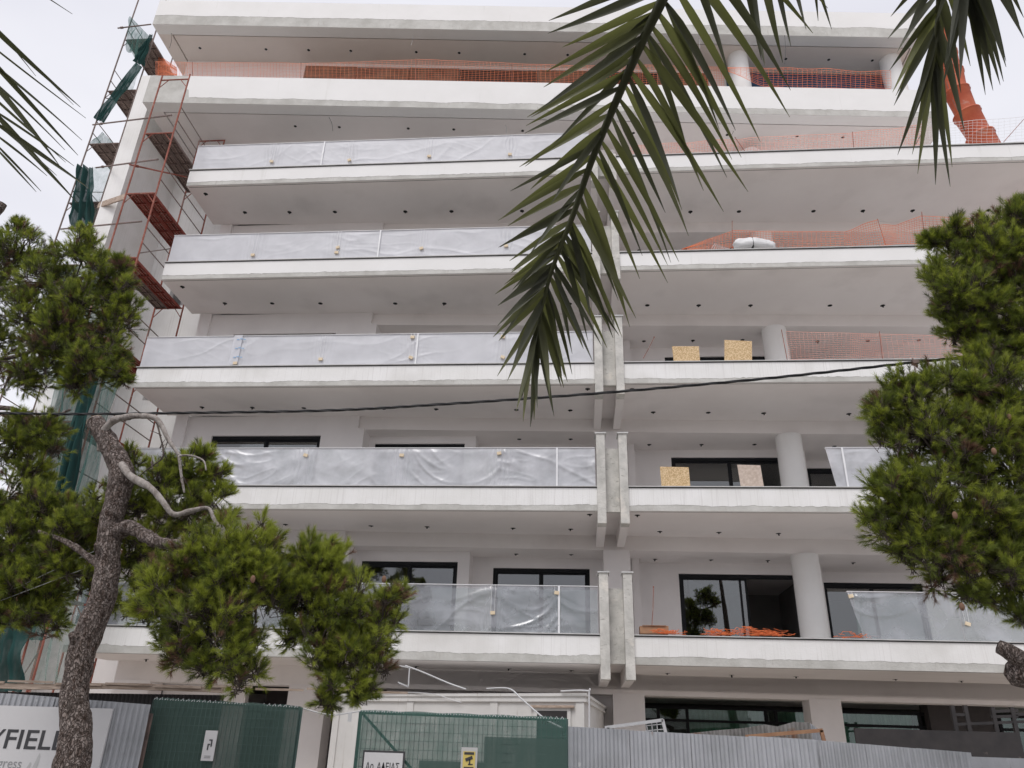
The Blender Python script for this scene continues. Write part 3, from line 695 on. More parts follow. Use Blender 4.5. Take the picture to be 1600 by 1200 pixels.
film('plastic sheet with a curved seam on the second balcony up, right of the round column', 0, 0, 1, 'film_mid',
     [(X(1400, 730), .3)], 8.1, x0=X(1292, 720), x1=12.4, wr=1.2, h=.95, slant=.12, tapes=(X(1318, 730),))
film('hazy plastic sheet with a loose end on the lowest balcony, right of the round column', 0, 0, 0, 'film_thin',
     [(X(1328, 930), .9), (X(1512, 982), .35)], 9.4, x0=X(1325, 940), x1=12.8, wr=2.2, h=.96, slant=.2, swag=.4)

# ================================================================ NETS
def net(label, top, bot, cell, mkey, Y=None, name='safety_net', cat='net', w=.006, wav=.03, posts=(), group='plastic safety nets', seed=1.0, hang=None, vx=.09):
    """top / bot: matching polylines of 3D points; strands are woven as thin ribbons"""
    top = [np.array(p, float) for p in top]; bot = [np.array(p, float) for p in bot]
    t = thing(name, label, cat, tuple(bot[0]), group)
    L = sum(np.linalg.norm(b - a) for a, b in zip(top[:-1], top[1:]))
    def lerp(poly, u):
        k = u * (len(poly) - 1); i = min(int(k), len(poly) - 2); return poly[i] + (poly[i + 1] - poly[i]) * (k - i)
    H = np.mean([np.linalg.norm(a - b) for a, b in zip(top, bot)])
    nx = max(4, int(L / vx)); ny = max(3, int(H / cell)); m_ = MB()
    def P_(u, v):
        p = lerp(bot, u) * (1 - v) + lerp(top, u) * v
        return p + np.array([wav * .5 * fn(u * L * 2, v * 3, seed), wav * 1.6 * fn(u * L * 1.3, v * 2, seed + 3), wav * fn(u * L * 1.7, v * 4, seed + 7) * (1 if 0 < v < 1 else .4)])
    for j in range(ny + 1):
        v = j / ny; seg = nx
        for i in range(seg):
            a, b = P_(i / seg, v), P_((i + 1) / seg, v); ww = w * (1.9 if j in (0, ny) else 1.15)
            m_.quad(a + (0, 0, -ww / 2), b + (0, 0, -ww / 2), b + (0, 0, ww / 2), a + (0, 0, ww / 2))
    for i in range(nx + 1):
        u = i / nx
        for j in range(ny):
            a, b = P_(u, j / ny), P_(u, (j + 1) / ny)
            m_.quad(a + (-w * .38, 0, 0), a + (w * .38, 0, 0), b + (w * .38, 0, 0), b + (-w * .38, 0, 0))
    m_.build('mesh', M[mkey], t)
    for (a, b) in posts:
        m_ = MB(); m_.tube([a, b], .009, 6); m_.build('post', M['rust'], t)
    return t
def pts(l, Y, dy=0): return [atY(x, y, Y + dy) for x, y in l]
yN = YF + .10
net('faded pink net behind the right end of the fifth balcony', pts([(985, 228), (1080, 222), (1180, 215), (1330, 208), (1440, 195)], yN), pts([(985, 246), (1080, 242), (1180, 238), (1330, 231), (1440, 227)], yN),
    .055, 'pink_net', posts=[(atY(1334, 232, yN), atY(1332, 206, yN)), (atY(1165, 238, yN), atY(1148, 214, yN))], w=.010, seed=2)
net('thin white net at the open right end of the fifth balcony', pts([(1445, 194), (1530, 187), (1640, 182)], yN), pts([(1445, 226), (1530, 225), (1640, 220)], yN),
    .10, 'white_net', posts=[(atY(1568, 222, yN), atY(1600, 186, yN))], w=.007, seed=3, vx=.13)
net('bright orange net slumped in a heap on the fourth balcony, right of the fins', pts([(1066, 389), (1145, 360), (1210, 362), (1320, 362), (1372, 343)], YF + .62), pts([(1064, 392), (1145, 391), (1210, 390), (1320, 388), (1382, 383)], YF + .62),
    0.05, 'orange_net', posts=[(atY(1144, 392, YF + .62), atY(1144, 345, YF + .62)), (atY(1384, 383, YF + .62), atY(1371, 342, YF + .62))], w=.009, seed=4)
net('orange net sagging from a tall post near the pine on the fourth balcony', pts([(1374, 352), (1400, 352), (1440, 337), (1500, 341), (1600, 350)], yN), pts([(1383, 383), (1400, 381), (1445, 381), (1500, 381), (1600, 378)], yN),
    .055, 'orange_net', posts=[(atY(1446, 381, yN), atY(1440, 331, yN))], w=.008, seed=5)
net('pale pink net on the third balcony beside the round column', pts([(1228, 518), (1330, 521), (1372, 522), (1500, 525), (1600, 528)], yN), pts([(1233, 562), (1330, 562), (1378, 561), (1500, 560), (1600, 560)], yN),
    .045, 'pink_net', posts=[(atY(1230, 562, yN), atY(1221, 515, yN)), (atY(1379, 561, yN), atY(1374, 518, yN))], w=.006, seed=6)
# long orange net along the sixth storey parapet
tp, bt = [], []
for px, py in ((243, 96), (300, 98), (400, 98), (470, 99), (560, 97), (650, 93), (720, 95), (800, 99), (900, 103), (1000, 101), (1080, 104), (1130, 105)):
    x = atY(px, 126, 17.5)[0]; Yp = F6(x) + .12
    for _ in range(3): x = atY(px, 126, Yp)[0]; Yp = F6(x) + .12
    tp.append(atY(px, py, Yp)); bt.append(np.array([atY(px, 126, Yp)[0], Yp, 20.39]))
P5 = [(bt[i] , tp[i] + (0, 0, .04)) for i in (1, 3, 5, 7, 9)]
net('long orange net strung on thin posts along the parapet below the roof', tp, bt, .065, 'orange_net', w=.0075, seed=7, vx=.12, posts=P5, wav=.02)
tp, bt = [], []
for px, py, pb in ((1130, 106, 108), (1190, 106, 134), (1240, 107, 137), (1290, 107, 138), (1340, 112, 138), (1392, 111, 138)):
    x = 8.0
    for _ in range(4): Yp = F6(x) + .12; x = atY(px, 130, Yp)[0]
    tp.append(atY(px, py, Yp)); bt.append(atY(px, min(pb, 138), Yp))
net('coarse orange net in front of the blue insulated wall under the roof', tp, bt, .07, 'orange_net', w=.010, seed=8, wav=.03, vx=.16)
m_ = atY(258, 105, 18.6)
net('orange net scrap by the scaffold at the top left corner', pts([(248, 86), (262, 96), (276, 106)], 18.8), pts([(245, 117), (262, 119), (276, 120)], 18.8), .04, 'orange_net', w=.014, seed=9, wav=.05, vx=.05)

def crumple(label, pa, pb, Y, hh, mkey, seed, nk=60, name='crumpled_net'):
    a, b = atY(*pa, Y), atY(*pb, Y); t = MB()
    for k in range(nk):
        r = np.random.default_rng(seed * 100 + k); u = r.random(); p = a + (b - a) * u + np.array([0, r.uniform(-.08, .1), r.random() * hh * (1 - abs(2 * u - 1)) ** .5])
        q = [p]
        for _ in range(6): q.append(q[-1] + r.normal(0, .06, 3) * (1.4, .8, .45)); q[-1][2] = min(max(q[-1][2], a[2]), a[2] + hh)
        t.tube(q, .0045, 4, caps=False)
    return t.build(name, M[mkey], label=label, cat='net', group='crumpled nets left on the lowest balcony')
crumple('tangled orange net heaped on the coping below the big open window', (1108, 991), (1218, 993), YF + .12, .15, 'orange_net', 1, 75)
crumple('small tuft of orange net beside the brown carton on the lowest balcony', (1018, 989), (1045, 990), YF + .05, .06, 'orange_net', 2, 22)
crumple('scrap of orange net at the loose end of the hazy plastic sheet', (1330, 996), (1352, 997), YF + .05, .08, 'orange_net', 3, 12)
a = atY(1000, 989, YF + .2); b = atY(1045, 990, YF + .2)
m_ = MB(); m_.obox(((a + b) / 2) + (0, .1, .07), (1, 0, .02), (0, 1, 0), (-.02, 0, 1), (b - a)[0] / 2, .13, .075); m_.box(a[0] + .05, b[0] - .05, YF + .14, YF + .18, a[2] + .145, a[2] + .155)
m_.build('carton', M['carton'], label='long brown carton lying on the lowest balcony beside the fins', cat='carton')

# boards leaning on the balcony edge
def board(label, px, mk, Y=YF + .2, th=.018):
    P4 = [atY(x, y, Y) for x, y in px]
    m_ = MB(); n = len(m_.v); back = np.array([0, th, 0])
    m_.v += [tuple(p) for p in P4] + [tuple(p + back) for p in P4]
    for q in ((0, 1, 2, 3), (7, 6, 5, 4), (0, 4, 5, 1), (1, 5, 6, 2), (2, 6, 7, 3), (3, 7, 4, 0)): m_.f.append(tuple(q)); m_.m.append(0)
    m_.build('board', M[mk], label=label, cat='board', group='chipboard offcuts standing on the balcony edges')
board('square yellow chipboard on the third balcony, left of its neighbour', [(1053, 566), (1094, 566), (1092, 541), (1050, 541)], 'osb')
board('taller yellow chipboard on the third balcony, near the round column', [(1132, 566), (1175, 566), (1175, 533), (1132, 531)], 'osb')
board('yellow chipboard on the second balcony in front of the window', [(1034, 763), (1079, 763), (1076, 730), (1031, 729)], 'osb')
board('greyish pink board on the second balcony beside the round column', [(1158, 763), (1194, 763), (1188, 727), (1152, 726)], 'osb_grey')
def rod(label, a, b, Y, r=.008):
    m_ = MB(); pa, pb = atY(*a, Y), atY(*b, Y); m_.tube([pa, (pa + pb) / 2 + (.01, 0, 0), pb], r, 6)
    m_.obox(pb, (1, 0, 0), (0, 1, 0), (0, 0, 1), r * 1.6, r * 1.6, r * 1.6)
    m_.build('steel_rod', M['rust'], label=label, cat='rod', group='thin steel rods on the balconies')
rod('thin rod leaning sideways on the third balcony beside the fins', (1005, 560), (1022, 527), YF + .3)
rod('upright thin rod behind the carton on the lowest balcony', (1018, 987), (1021, 917), YF + .3)
# white sack bundle on the fourth balcony
c = atY(1174, 388, YF + .2)
t = thing('white_sack', 'bulging white sack tied with a dark strap on the fourth balcony', 'sack', c)
def lump(cx, cy, cz, rx, ry, rz, s):
    def f(u, v):
        th, ph = u * 2 * math.pi, v * math.pi
        d = Vector((math.cos(th) * math.sin(ph), math.sin(th) * math.sin(ph), math.cos(ph)))
        k = 1 + .22 * noise.noise(d * 2.2 + Vector((s, s, s))) + .06 * noise.noise(d * 7)
        return (cx + d.x * rx * k, cy + d.y * ry * k, cz + max(-.6, d.z) * rz * k)
    return f
m_ = MB(); m_.grid(lump(c[0], c[1], c[2] + .10, .46, .20, .19, 4), 32, 16); m_.build('sack_body', M['sack'], t, smooth=True)
m_ = MB(); m_.grid(lump(c[0] + .02, c[1], c[2] + .10, .035, .212, .202, 4), 8, 16); m_.build('strap', M['cable'], t)
m_ = MB(); m_.grid(lump(c[0] + .42, c[1] + .05, c[2] + .08, .22, .16, .17, 9), 24, 12); m_.build('sack_body', M['sack'], t, smooth=True)
c2 = atY(1128, 388, YF + .3)
m_ = MB()
for k in range(9): m_.tube([c2 + (-.3 + .07 * k, 0, -.05), c2 + (-.16 + .035 * k, .02, .18 - .02 * k)], .006, 4)
m_.build('white_wire_stack', M['cablew'], label='small tilted white wire grating beside the white sack', cat='grating')

# ================================================================ RUBBISH CHUTE
path = smooth_path([atY(1462, 28, 19.6), atY(1482, 95, 19.4), atY(1497, 150, 19.2), atY(1520, 195, 19.2), atY(1560, 258, 19.1), atY(1600, 310, 18.9), atY(1640, 420, 18.9)], 8)
cum = [0]
for a, b in zip(path[:-1], path[1:]): cum.append(cum[-1] + np.linalg.norm(b - a))
def along(s):
    s = min(max(s, 0), cum[-1] - 1e-4)
    i = max(k for k in range(len(cum)) if cum[k] <= s); i = min(i, len(path) - 2)
    return path[i] + (path[i + 1] - path[i]) * ((s - cum[i]) / (cum[i + 1] - cum[i]))
CH = thing('rubbish_chute', 'orange segmented rubbish chute hanging down the right end of the block', 'rubbish chute', (13, 19, 8))
s_ = 0
while s_ < cum[-1] - .5:
    a, b = along(s_), along(s_ + 1.08)
    m_ = MB(); rr_ = .27 + .13 * min(1, s_ / 5.5); m_.tube([a, a + (b - a) * .05, a + (b - a) * .06, b], [rr_ * 1.06, rr_ * 1.06, rr_, rr_ * .86], 24, caps=False); sg = m_.build('chute_segment', M['chute'], CH, smooth=True)
    m_ = MB(); m_.tube([a, a + (b - a) * .045], rr_ * 1.09, 24, caps=False); m_.build('rim', M['chute'], sg)
    s_ += .98
m_ = MB(); m_.tube([p + (-.28, -.1, 0) for p in path], .008, 5); m_.build('chain', M['tube'], CH)

# ================================================================ SCAFFOLDS
def scaffold(label, x0, x1, y0, y1, zb, zt, decks, deckmat, tubemat, railx, dms={}, group='steel scaffold towers at the left end of the block'):
    t = thing('scaffold', label, 'scaffold', ((x0 + x1) / 2, (y0 + y1) / 2, zb), group)
    r = .024
    for x in (x0, x1):
        for y in (y0, y1):
            m_ = MB(); m_.tube([(x, y, zb), (x, y, zt)], r, 8); m_.build('standard', M[tubemat], t)
    zz = list(decks) + ([zt - .2] if zt - .2 > max(decks) + 1 else [])
    for z in zz:
        for y in (y0, y1):
            m_ = MB(); m_.tube([(x0, y, z), (x1, y, z)], r * .9, 8)
            m_.tube([(x0, y, z - .32), (x0 + .25, y, z)], .013, 6); m_.tube([(x1, y, z - .32), (x1 - .25, y, z)], .013, 6)
            m_.build('transom', M[tubemat], t)
    for z in decks:
        w = (x1 - x0 - .1) / 2
        for k in range(2):
            a = x0 + .05 + k * w; b = a + w - .02
            m_ = MB(); m_.box(a, b, y0, y1, z + .03, z + .036)
            m_.box(a, a + .025, y0, y1, z - .03, z + .03); m_.box(b - .025, b, y0, y1, z - .03, z + .03)
            m_.box(a + (b - a) * .48, a + (b - a) * .53, y0, y1, z - .005, z + .03)
            for q in range(7): yy = y0 + (y1 - y0) * q / 6.0; m_.box(a + .025, b - .025, min(yy, y1 - .03), min(yy, y1 - .03) + .03, z - .01, z + .03)
            dk = m_.build('deck', M[dms.get((decks.index(z), k), deckmat)], t)
            # rows of pressed drain slots
            m_ = MB()
            for i in range(36):
                yy = y0 + .1 + (y1 - y0 - .2) * i / 35.0
                for xx in np.linspace(a + .05, b - .05, 4):
                    if abs(xx - (a + (b - a) * .505)) > .03: m_.box(xx - .014, xx + .014, yy - .006, yy + .006, z + .022, z + .029)
            m_.build('drain_slots', M['osb_grey'], dk, kind='stuff')
        for zz_ in (.5, 1.0):
            m_ = MB(); m_.tube([(railx, y0, z + zz_), (railx, y1, z + zz_)], .015, 6)
            if zz_ == 1.0: m_.tube([(railx, (y0 + y1) / 2, z + .5), (railx, (y0 + y1) / 2, z + 1.0)], .012, 6)
            m_.build('guard_rail', M['tube'], t)
    for q in range(int((zt - zb) / 4)):
        za = zb + q * 4 + 1; m_ = MB(); m_.tube([(railx, y0, za), (railx, y1, za + 2.1)], .016, 6); m_.build('brace', M['tube'], t)
    return t
SA = scaffold('red steel scaffold tower standing in the recess beside the balcony ends', -12.28, -11.42, 15.8, 18.35, 0, 19.45, [17.15, 14.98, 12.85, 10.45, 8.2, 6.0], 'deck', 'rust', -11.42, dms={(0, 0): 'deckgrey', (0, 1): 'deckgrey', (2, 0): 'deckgrey', (4, 0): 'deckgrey'})
SB = scaffold('tall grey scaffold tower rising past the top left corner', atY(150, 192, 18)[0], -14.75, 18.0, 20.6, 0, 26.8, [23.75, 21.3, 18.95, 16.55, 14.2, 11.8, 9.4, 7.0], 'deckgrey', 'tube', atY(150, 192, 18)[0])
SC_ = scaffold('short red scaffold bay at the foot of the lowest balcony on the far left', -11.55, -10.72, 15.3, 16.4, 0, 5.9, [4.1], 'deckgrey', 'rust', -11.55)
def clamp_tube(label, a, b, r=.024, name='scaffold_tube', mk='tube'):
    m_ = MB(); m_.tube([a, b], r, 8)
    d = nrm(np.array(b) - np.array(a)); q = np.array(a) + (np.array(b) - np.array(a)) * .12
    m_.tube([q - d * .05, q + d * .05], r * 1.7, 8)
    m_.build(name, M[mk], label=label, cat='scaffold tube', group='loose scaffold tubes tying the towers')
clamp_tube('highest long tie tube between the two scaffold towers', atY(145, 195, 17.9), atY(268, 180, 15.75))
clamp_tube('middle tie tube reaching from the green net to the red tower', atY(150, 262, 17.9), atY(247, 249, 15.75))
clamp_tube('lowest tie tube crossing behind the pine top to the red tower', atY(95, 358, 17.9), atY(221, 346, 15.75))
clamp_tube('short stub tube sticking out left of the roof corner', atY(184, 44, 17.9), atY(236, 38, 17.8))
clamp_tube('red diagonal tube between the red tower and the fifth balcony corner', atY(202, 257, 15.75), atY(292, 277, 17.2), mk='rust')
m_ = MB(); m_.bar(atY(154, 321, 17.6), atY(196, 307, 17.0), .04, .20); m_.box(*[c for pair in zip(atY(154, 321, 17.6) - .02, atY(154, 321, 17.6) + .02) for c in pair])
m_.build('timber_plank', M['timber'], label='light timber plank set on edge between the scaffold towers', cat='plank')

# ================================================================ GREEN NETTING
def curtain(label, corners, mkey, seed, folds=10, amp=.06, nu=60, nv=24, ragged=0.0, cat='netting', name='debris_net', mkey2=None):
    """corners: (px, py, Y) bottom-left, bottom-right, top-right, top-left"""
    c = [atY(*q) for q in corners]
    nn = nrm(np.cross(c[1] - c[0], c[3] - c[0]) + 1e-9)
    def P_(u, v):
        p = (c[0] * (1 - u) + c[1] * u) * (1 - v) + (c[3] * (1 - u) + c[2] * u) * v
        d = amp * math.sin(u * folds * 2 * math.pi + 2 * fn(u * 3, v * 2, seed)) * (.4 + .6 * (1 - v)) + amp * 1.4 * fn(u * 5, v * 3, seed)
        if ragged and v < .15: p = p + (c[3] - c[0]) * ragged * fn(u * 8, seed) * (1 - v / .15)
        return p + nn * d
    m_ = MB(); m_.grid(P_, nu, nv)
    return m_.build(name, M[mkey], smooth=True, label=label, cat=cat, group='green debris netting on the scaffold')
curtain('torn green net hooked on the scaffold by the roof corner', [(196, 72, 18), (219, 97, 17.8), (232, 55, 17.7), (203, 25, 18)], 'gnet', 1.0, 3, .10, 40, 30, .25)
curtain('dark twisted flap of green net hanging just under the roof corner', [(208, 96, 17.9), (224, 102, 17.8), (237, 52, 17.6), (228, 64, 17.7)], 'gnet_dark', 2.0, 4, .08, 24, 24)
curtain('narrow twisted rope of green net stretched down the tall tower', [(148, 186, 17.95), (160, 190, 17.9), (222, 104, 17.8), (212, 98, 17.85)], 'gnet_dark', 3.0, 3, .06, 16, 30)
curtain('small pale green net flap beside the wing wall near the top', [(176, 146, 18.2), (205, 140, 18.1), (218, 108, 18.0), (208, 118, 18.0)], 'gnet_pale', 3.4, 3, .06, 16, 16)
curtain('triangular green net scrap above the second tall tower deck', [(140, 226, 18.1), (180, 226, 18.1), (166, 212, 18.1), (160, 206, 18.1)], 'gnet', 4.0, 3, .05, 24, 10)
curtain('dark bunched green net gathered round the tall tower poles above the pine', [(110, 356, 17.9), (146, 352, 17.8), (144, 260, 17.7), (126, 262, 17.9)], 'gnet_dark', 5.0, 3, .16, 50, 30, .3)
curtain('pale thin green net panel between the tall tower and the wing wall', [(140, 345, 18.3), (172, 335, 18.2), (188, 260, 18.1), (146, 262, 18.2)], 'gnet_pale', 6.0, 3, .06, 40, 20)
curtain('see-through green net sheet hanging beside the red scaffold, middle of the left edge', [(35, 800, 15.4), (140, 785, 15.2), (188, 570, 15.2), (95, 560, 15.4)], 'gnet', 7.0, 5, .12, 70, 30)
curtain('dark folded strip of green net running down the left edge', [(78, 790, 15.2), (106, 790, 15.1), (152, 590, 15.1), (130, 590, 15.2)], 'gnet_dark', 8.0, 3, .12, 40, 30)
curtain('dim green net hanging far left behind the pine branches', [(10, 1000, 15.8), (60, 1000, 15.6), (126, 780, 15.4), (78, 770, 15.6)], 'gnet', 9.0, 4, .12, 40, 30)
curtain('deep green net bulging at the bottom left corner above the timber beam', [(-70, 1085, 13.8), (30, 1080, 13.6), (48, 960, 13.8), (-40, 940, 14)], 'gnet_dark', 10.0, 5, .12, 50, 20)
curtain('pale green net veil stretched behind the pine crown on the tall tower', [(60, 600, 17.2), (150, 590, 17.0), (176, 420, 17.2), (96, 415, 17.4)], 'gnet_pale', 12.0, 4, .10, 50, 24)
curtain('pale green net veil hanging behind the thin overhead wires at lower left', [(28, 1070, 15.9), (110, 1068, 15.7), (150, 800, 15.5), (60, 790, 15.8)], 'gnet_pale', 13.0, 4, .10, 50, 24)
curtain('scrap of dark net tied round the red scaffold pole', [(196, 458, 15.75), (208, 460, 15.75), (209, 441, 15.75), (204, 441, 15.75)], 'gnet_dark', 11.0, 2, .04, 12, 12)

# ================================================================ STREET FRONT: fences, office, gates, signs
def corr_fence(label, a, b, zta, ztb, n, period, depth, mkey, zb=0.0, seed=1, jag=.0):
    a = np.array([a[0], a[1], 0.0]); b = np.array([b[0], b[1], 0.0]); d = b - a; L = np.linalg.norm(d); d = d / L; nn = np.array([d[1], -d[0], 0])
    t = thing('corrugated_fence', label, 'fence', tuple((a + b) / 2), 'corrugated sheet fences round the site')
    for k in range(n):
        s0, s1 = L * k / n, L * (k + 1) / n + .03; m_ = MB(); P_ = []
        off = .006 * (k % 2); s = s0; i = 0; dz = random.uniform(-.01, .01)
        while s < s1:
            for q, dd in ((0, 0), (.3, 0), (.5, 1), (.8, 1)):
                ss = s + q * period
                if ss <= s1 + .01: P_.append((ss, dd * depth + off))
            s += period
        for (sa, da), (sb, db) in zip(P_[:-1], P_[1:]):
            for (z0, z1, fa) in ((zb, .7, 0), (.7, 1.3, 0), (1.3, None, 1)):
                za = zta + (ztb - zta) * sa / L + dz + jag * fn(sa * 9, seed); zb_ = zta + (ztb - zta) * sb / L + dz + jag * fn(sb * 9, seed)
                bow = lambda s_, z_: .035 * fn(s_ * .8, z_, seed + k)
                z1a, z1b = (za, zb_) if z1 is None else (z1, z1)
                m_.quad(a + d * sa + nn * (da + bow(sa, z0)) + (0, 0, z0), a + d * sb + nn * (db + bow(sb, z0)) + (0, 0, z0),
                        a + d * sb + nn * (db + bow(sb, z1b)) + (0, 0, z1b), a + d * sa + nn * (da + bow(sa, z1a)) + (0, 0, z1a))
        m_.build('corrugated_panel', M[mkey], t)
    for k in range(n + 1):
        p = a + d * (L * k / n) - nn * .05; m_ = MB(); m_.box(p[0] - .02, p[0] + .02, p[1] + .0, p[1] + .04, 0, min(zta, ztb) - .1); m_.build('post', M['tube'], t)
    return t
YR = 11.0
p0, p1, p2 = atY(885, 1135, YR), atY(1268, 1156, YR - .1), atY(1500, 1176, YR - .2)
corr_fence('light grey corrugated fence along the right half of the street front', (p0[0], YR), (p1[0], YR - .1), p0[2], p1[2], 4, .104, .028, 'sheet', seed=1)
corr_fence('lower corrugated fence at the right with a dark gap beside its first sheet', (p1[0] + .05, YR - .05), (p2[0] + .1, YR - .2), p1[2], p2[2], 3, .075, .022, 'sheet', seed=2)
q0, q1 = atY(1500, 1180, YR + .1), atY(1640, 1186, YR + .1)
corr_fence('short lowest piece of sheet fence in the bottom right corner', (q0[0], YR + .1), (q1[0] + 2, YR + .1), q0[2] - .02, q1[2] - .02, 1, .3, .01, 'sheet', seed=3)
l0, l1 = atY(-60, 1082, 10), atY(235, 1101, 10)
LF = corr_fence('grey corrugated fence behind the white sign board at the left', (l0[0], 10), (l1[0], 10), l0[2] + .03, l1[2], 4, .075, .02, 'sheet', seed=4)
# old crumpled sheets behind the right fence
def jagged(label, px, Y, mk, seed, zb=1.2):
    m_ = MB(); 
    for k in range(len(px) - 1):
        (xa, ya), (xb, yb) = px[k], px[k + 1]; n = max(2, int((xb - xa) / 3))
        for i in range(n):
            A_, B_ = atY(xa + (xb - xa) * i / n, ya + (yb - ya) * i / n, Y + .03 * (i % 2)), atY(xa + (xb - xa) * (i + 1) / n, ya + (yb - ya) * (i + 1) / n, Y + .03 * ((i + 1) % 2))
            m_.quad((A_[0], A_[1], zb), (B_[0], B_[1], zb), B_, A_)
    m_.build('old_sheet', M[mk], label=label, cat='metal sheet', group='old metal sheets behind the fence')
jagged('torn weathered sheet with a ragged edge behind the right fence', [(1075, 1146), (1120, 1141), (1160, 1138), (1195, 1132), (1215, 1135), (1240, 1128), (1266, 1129)], 11.5, 'sheet_old', 1)
jagged('bent grey sheet behind the rusty frame, next to the ground floor column', [(1240, 1139), (1266, 1130), (1280, 1140), (1290, 1150)], 11.8, 'sheet', 2)
def frame_bars(label, name, segs, Y, w, mk, cat, extra=()):
    t = MB()
    for (a, b) in segs: t.bar(atY(*a, Y), atY(*b, Y), w, w)
    for (a, b) in extra: t.bar(atY(*a, Y), atY(*b, Y), w * .25, w * .25)
    return t.build(name, M[mk], label=label, cat=cat)
frame_bars('rusty angle iron frame leaning behind the right fence', 'rusty_frame', [((1165, 1151), (1285, 1141)), ((1283, 1141), (1288, 1160))], 11.3, .045, 'carton', 'metal frame')
frame_bars('white painted grille frame tilted behind the right fence', 'grille_frame', [((945, 1137), (1036, 1125)), ((1035, 1124), (1041, 1148)), ((950, 1137), (952, 1160))], 11.4, .04, 'cablew', 'grille',
           [((1010 + 8 * k, 1127), (1012 + 8 * k, 1150)) for k in range(3)] + [((1008, 1134), (1038, 1131)), ((1008, 1142), (1040, 1139))])
# dark panel and steel rack in front of the shop
a, b = atY(1335, 1136, 15.5), atY(1592, 1160, 15.5)
m_ = MB(); m_.prism([(a[0], 15.5), (b[0], 15.5), (b[0], 15.56), (a[0], 15.56)], .8, 2.04)
m_.build('dark_panel', M['blackboard'], label='large black scuffed panel standing behind the right fence', cat='panel')
t = thing('steel_rack', 'dark steel scaffold rack in the shop bay at the right edge', 'scaffold', (*atY(1550, 1180, 16.5)[:2], 0))
for (a, b) in (((1487, 1102), (1492, 1145)), ((1507, 1102), (1515, 1150)), ((1550, 1105), (1562, 1182)), ((1580, 1105), (1594, 1182)), ((1605, 1105), (1624, 1182))):
    m_ = MB(); m_.bar(atY(*a, 16.5), (atY(*b, 16.5)[0], 16.5, 0.05), .07, .07); m_.build('post', M['blackboard'], t)
for (a, b) in (((1487, 1116), (1508, 1117)), ((1490, 1132), (1640, 1126)), ((1548, 1112), (1590, 1110)), ((1548, 1120), (1590, 1119)), ((1585, 1116), (1650, 1116))):
    m_ = MB(); m_.bar(atY(*a, 16.5), atY(*b, 16.5), .05, .05); m_.build('rail', M['blackboard'], t)

# site office
OZ = 2.45
c0, c1, c2 = atZ(520, 1084, OZ), atZ(917, 1083, OZ), atZ(950, 1106, OZ)
dx = nrm((c1 - c0) * (1, 1, 0)); dyv = nrm((c2 - c1) * (1, 1, 0)); Lx = np.linalg.norm(c1 - c0); Ly = np.linalg.norm(c2 - c1)
OF = thing('site_office', 'off white prefabricated site office with a moulded roof edge', 'site office', tuple(c0 * (1, 1, 0)))
def OP(s, t_, z): p = c0 + dx * s + dyv * t_; return np.array([p[0], p[1], z])
def oprism(mb, s0, s1, t0, t1, z0, z1): mb.prism([OP(s0, t0, 0)[:2], OP(s1, t0, 0)[:2], OP(s1, t1, 0)[:2], OP(s0, t1, 0)[:2]], z0, z1)
m_ = MB(); oprism(m_, .06, Lx - .06, .06, Ly - .06, 0.1, OZ - .14); m_.build('body', M['office'], OF)
m_ = MB(); oprism(m_, 0, Lx, 0, Ly, OZ - .05, OZ); oprism(m_, .03, Lx - .03, .03, Ly - .03, OZ - .10, OZ - .05); oprism(m_, .01, Lx - .01, .01, Ly - .01, OZ - .14, OZ - .10); m_.build('roof_edge', M['office'], OF)
for s in (.06, Lx * .33, Lx * .66, Lx - .22):
    m_ = MB(); oprism(m_, s, s + .16, .035, .06, .1, OZ - .145); m_.build('corner_strip', M['office'], OF)
m_ = MB(); oprism(m_, Lx - 1.05, Lx - .32, .03, .058, .2, OZ - .24); w_ = m_.build('door_surround', M['office'], OF)
m_ = MB(); oprism(m_, Lx - 1.12, Lx - .25, -.02, .05, OZ - .24, OZ - .20); m_.build('drip_hood', M['timber'], OF)
m_ = MB(); oprism(m_, Lx - .98, Lx - .39, .022, .03, .3, OZ - .29); m_.build('door', M['blackboard'], OF)
text_mesh('Προκατασκ', 'lettering', M['ink'], OF, OP(.42, .055, OZ - .215), dx, (0, 0, 1), .055, .004, width=.5)

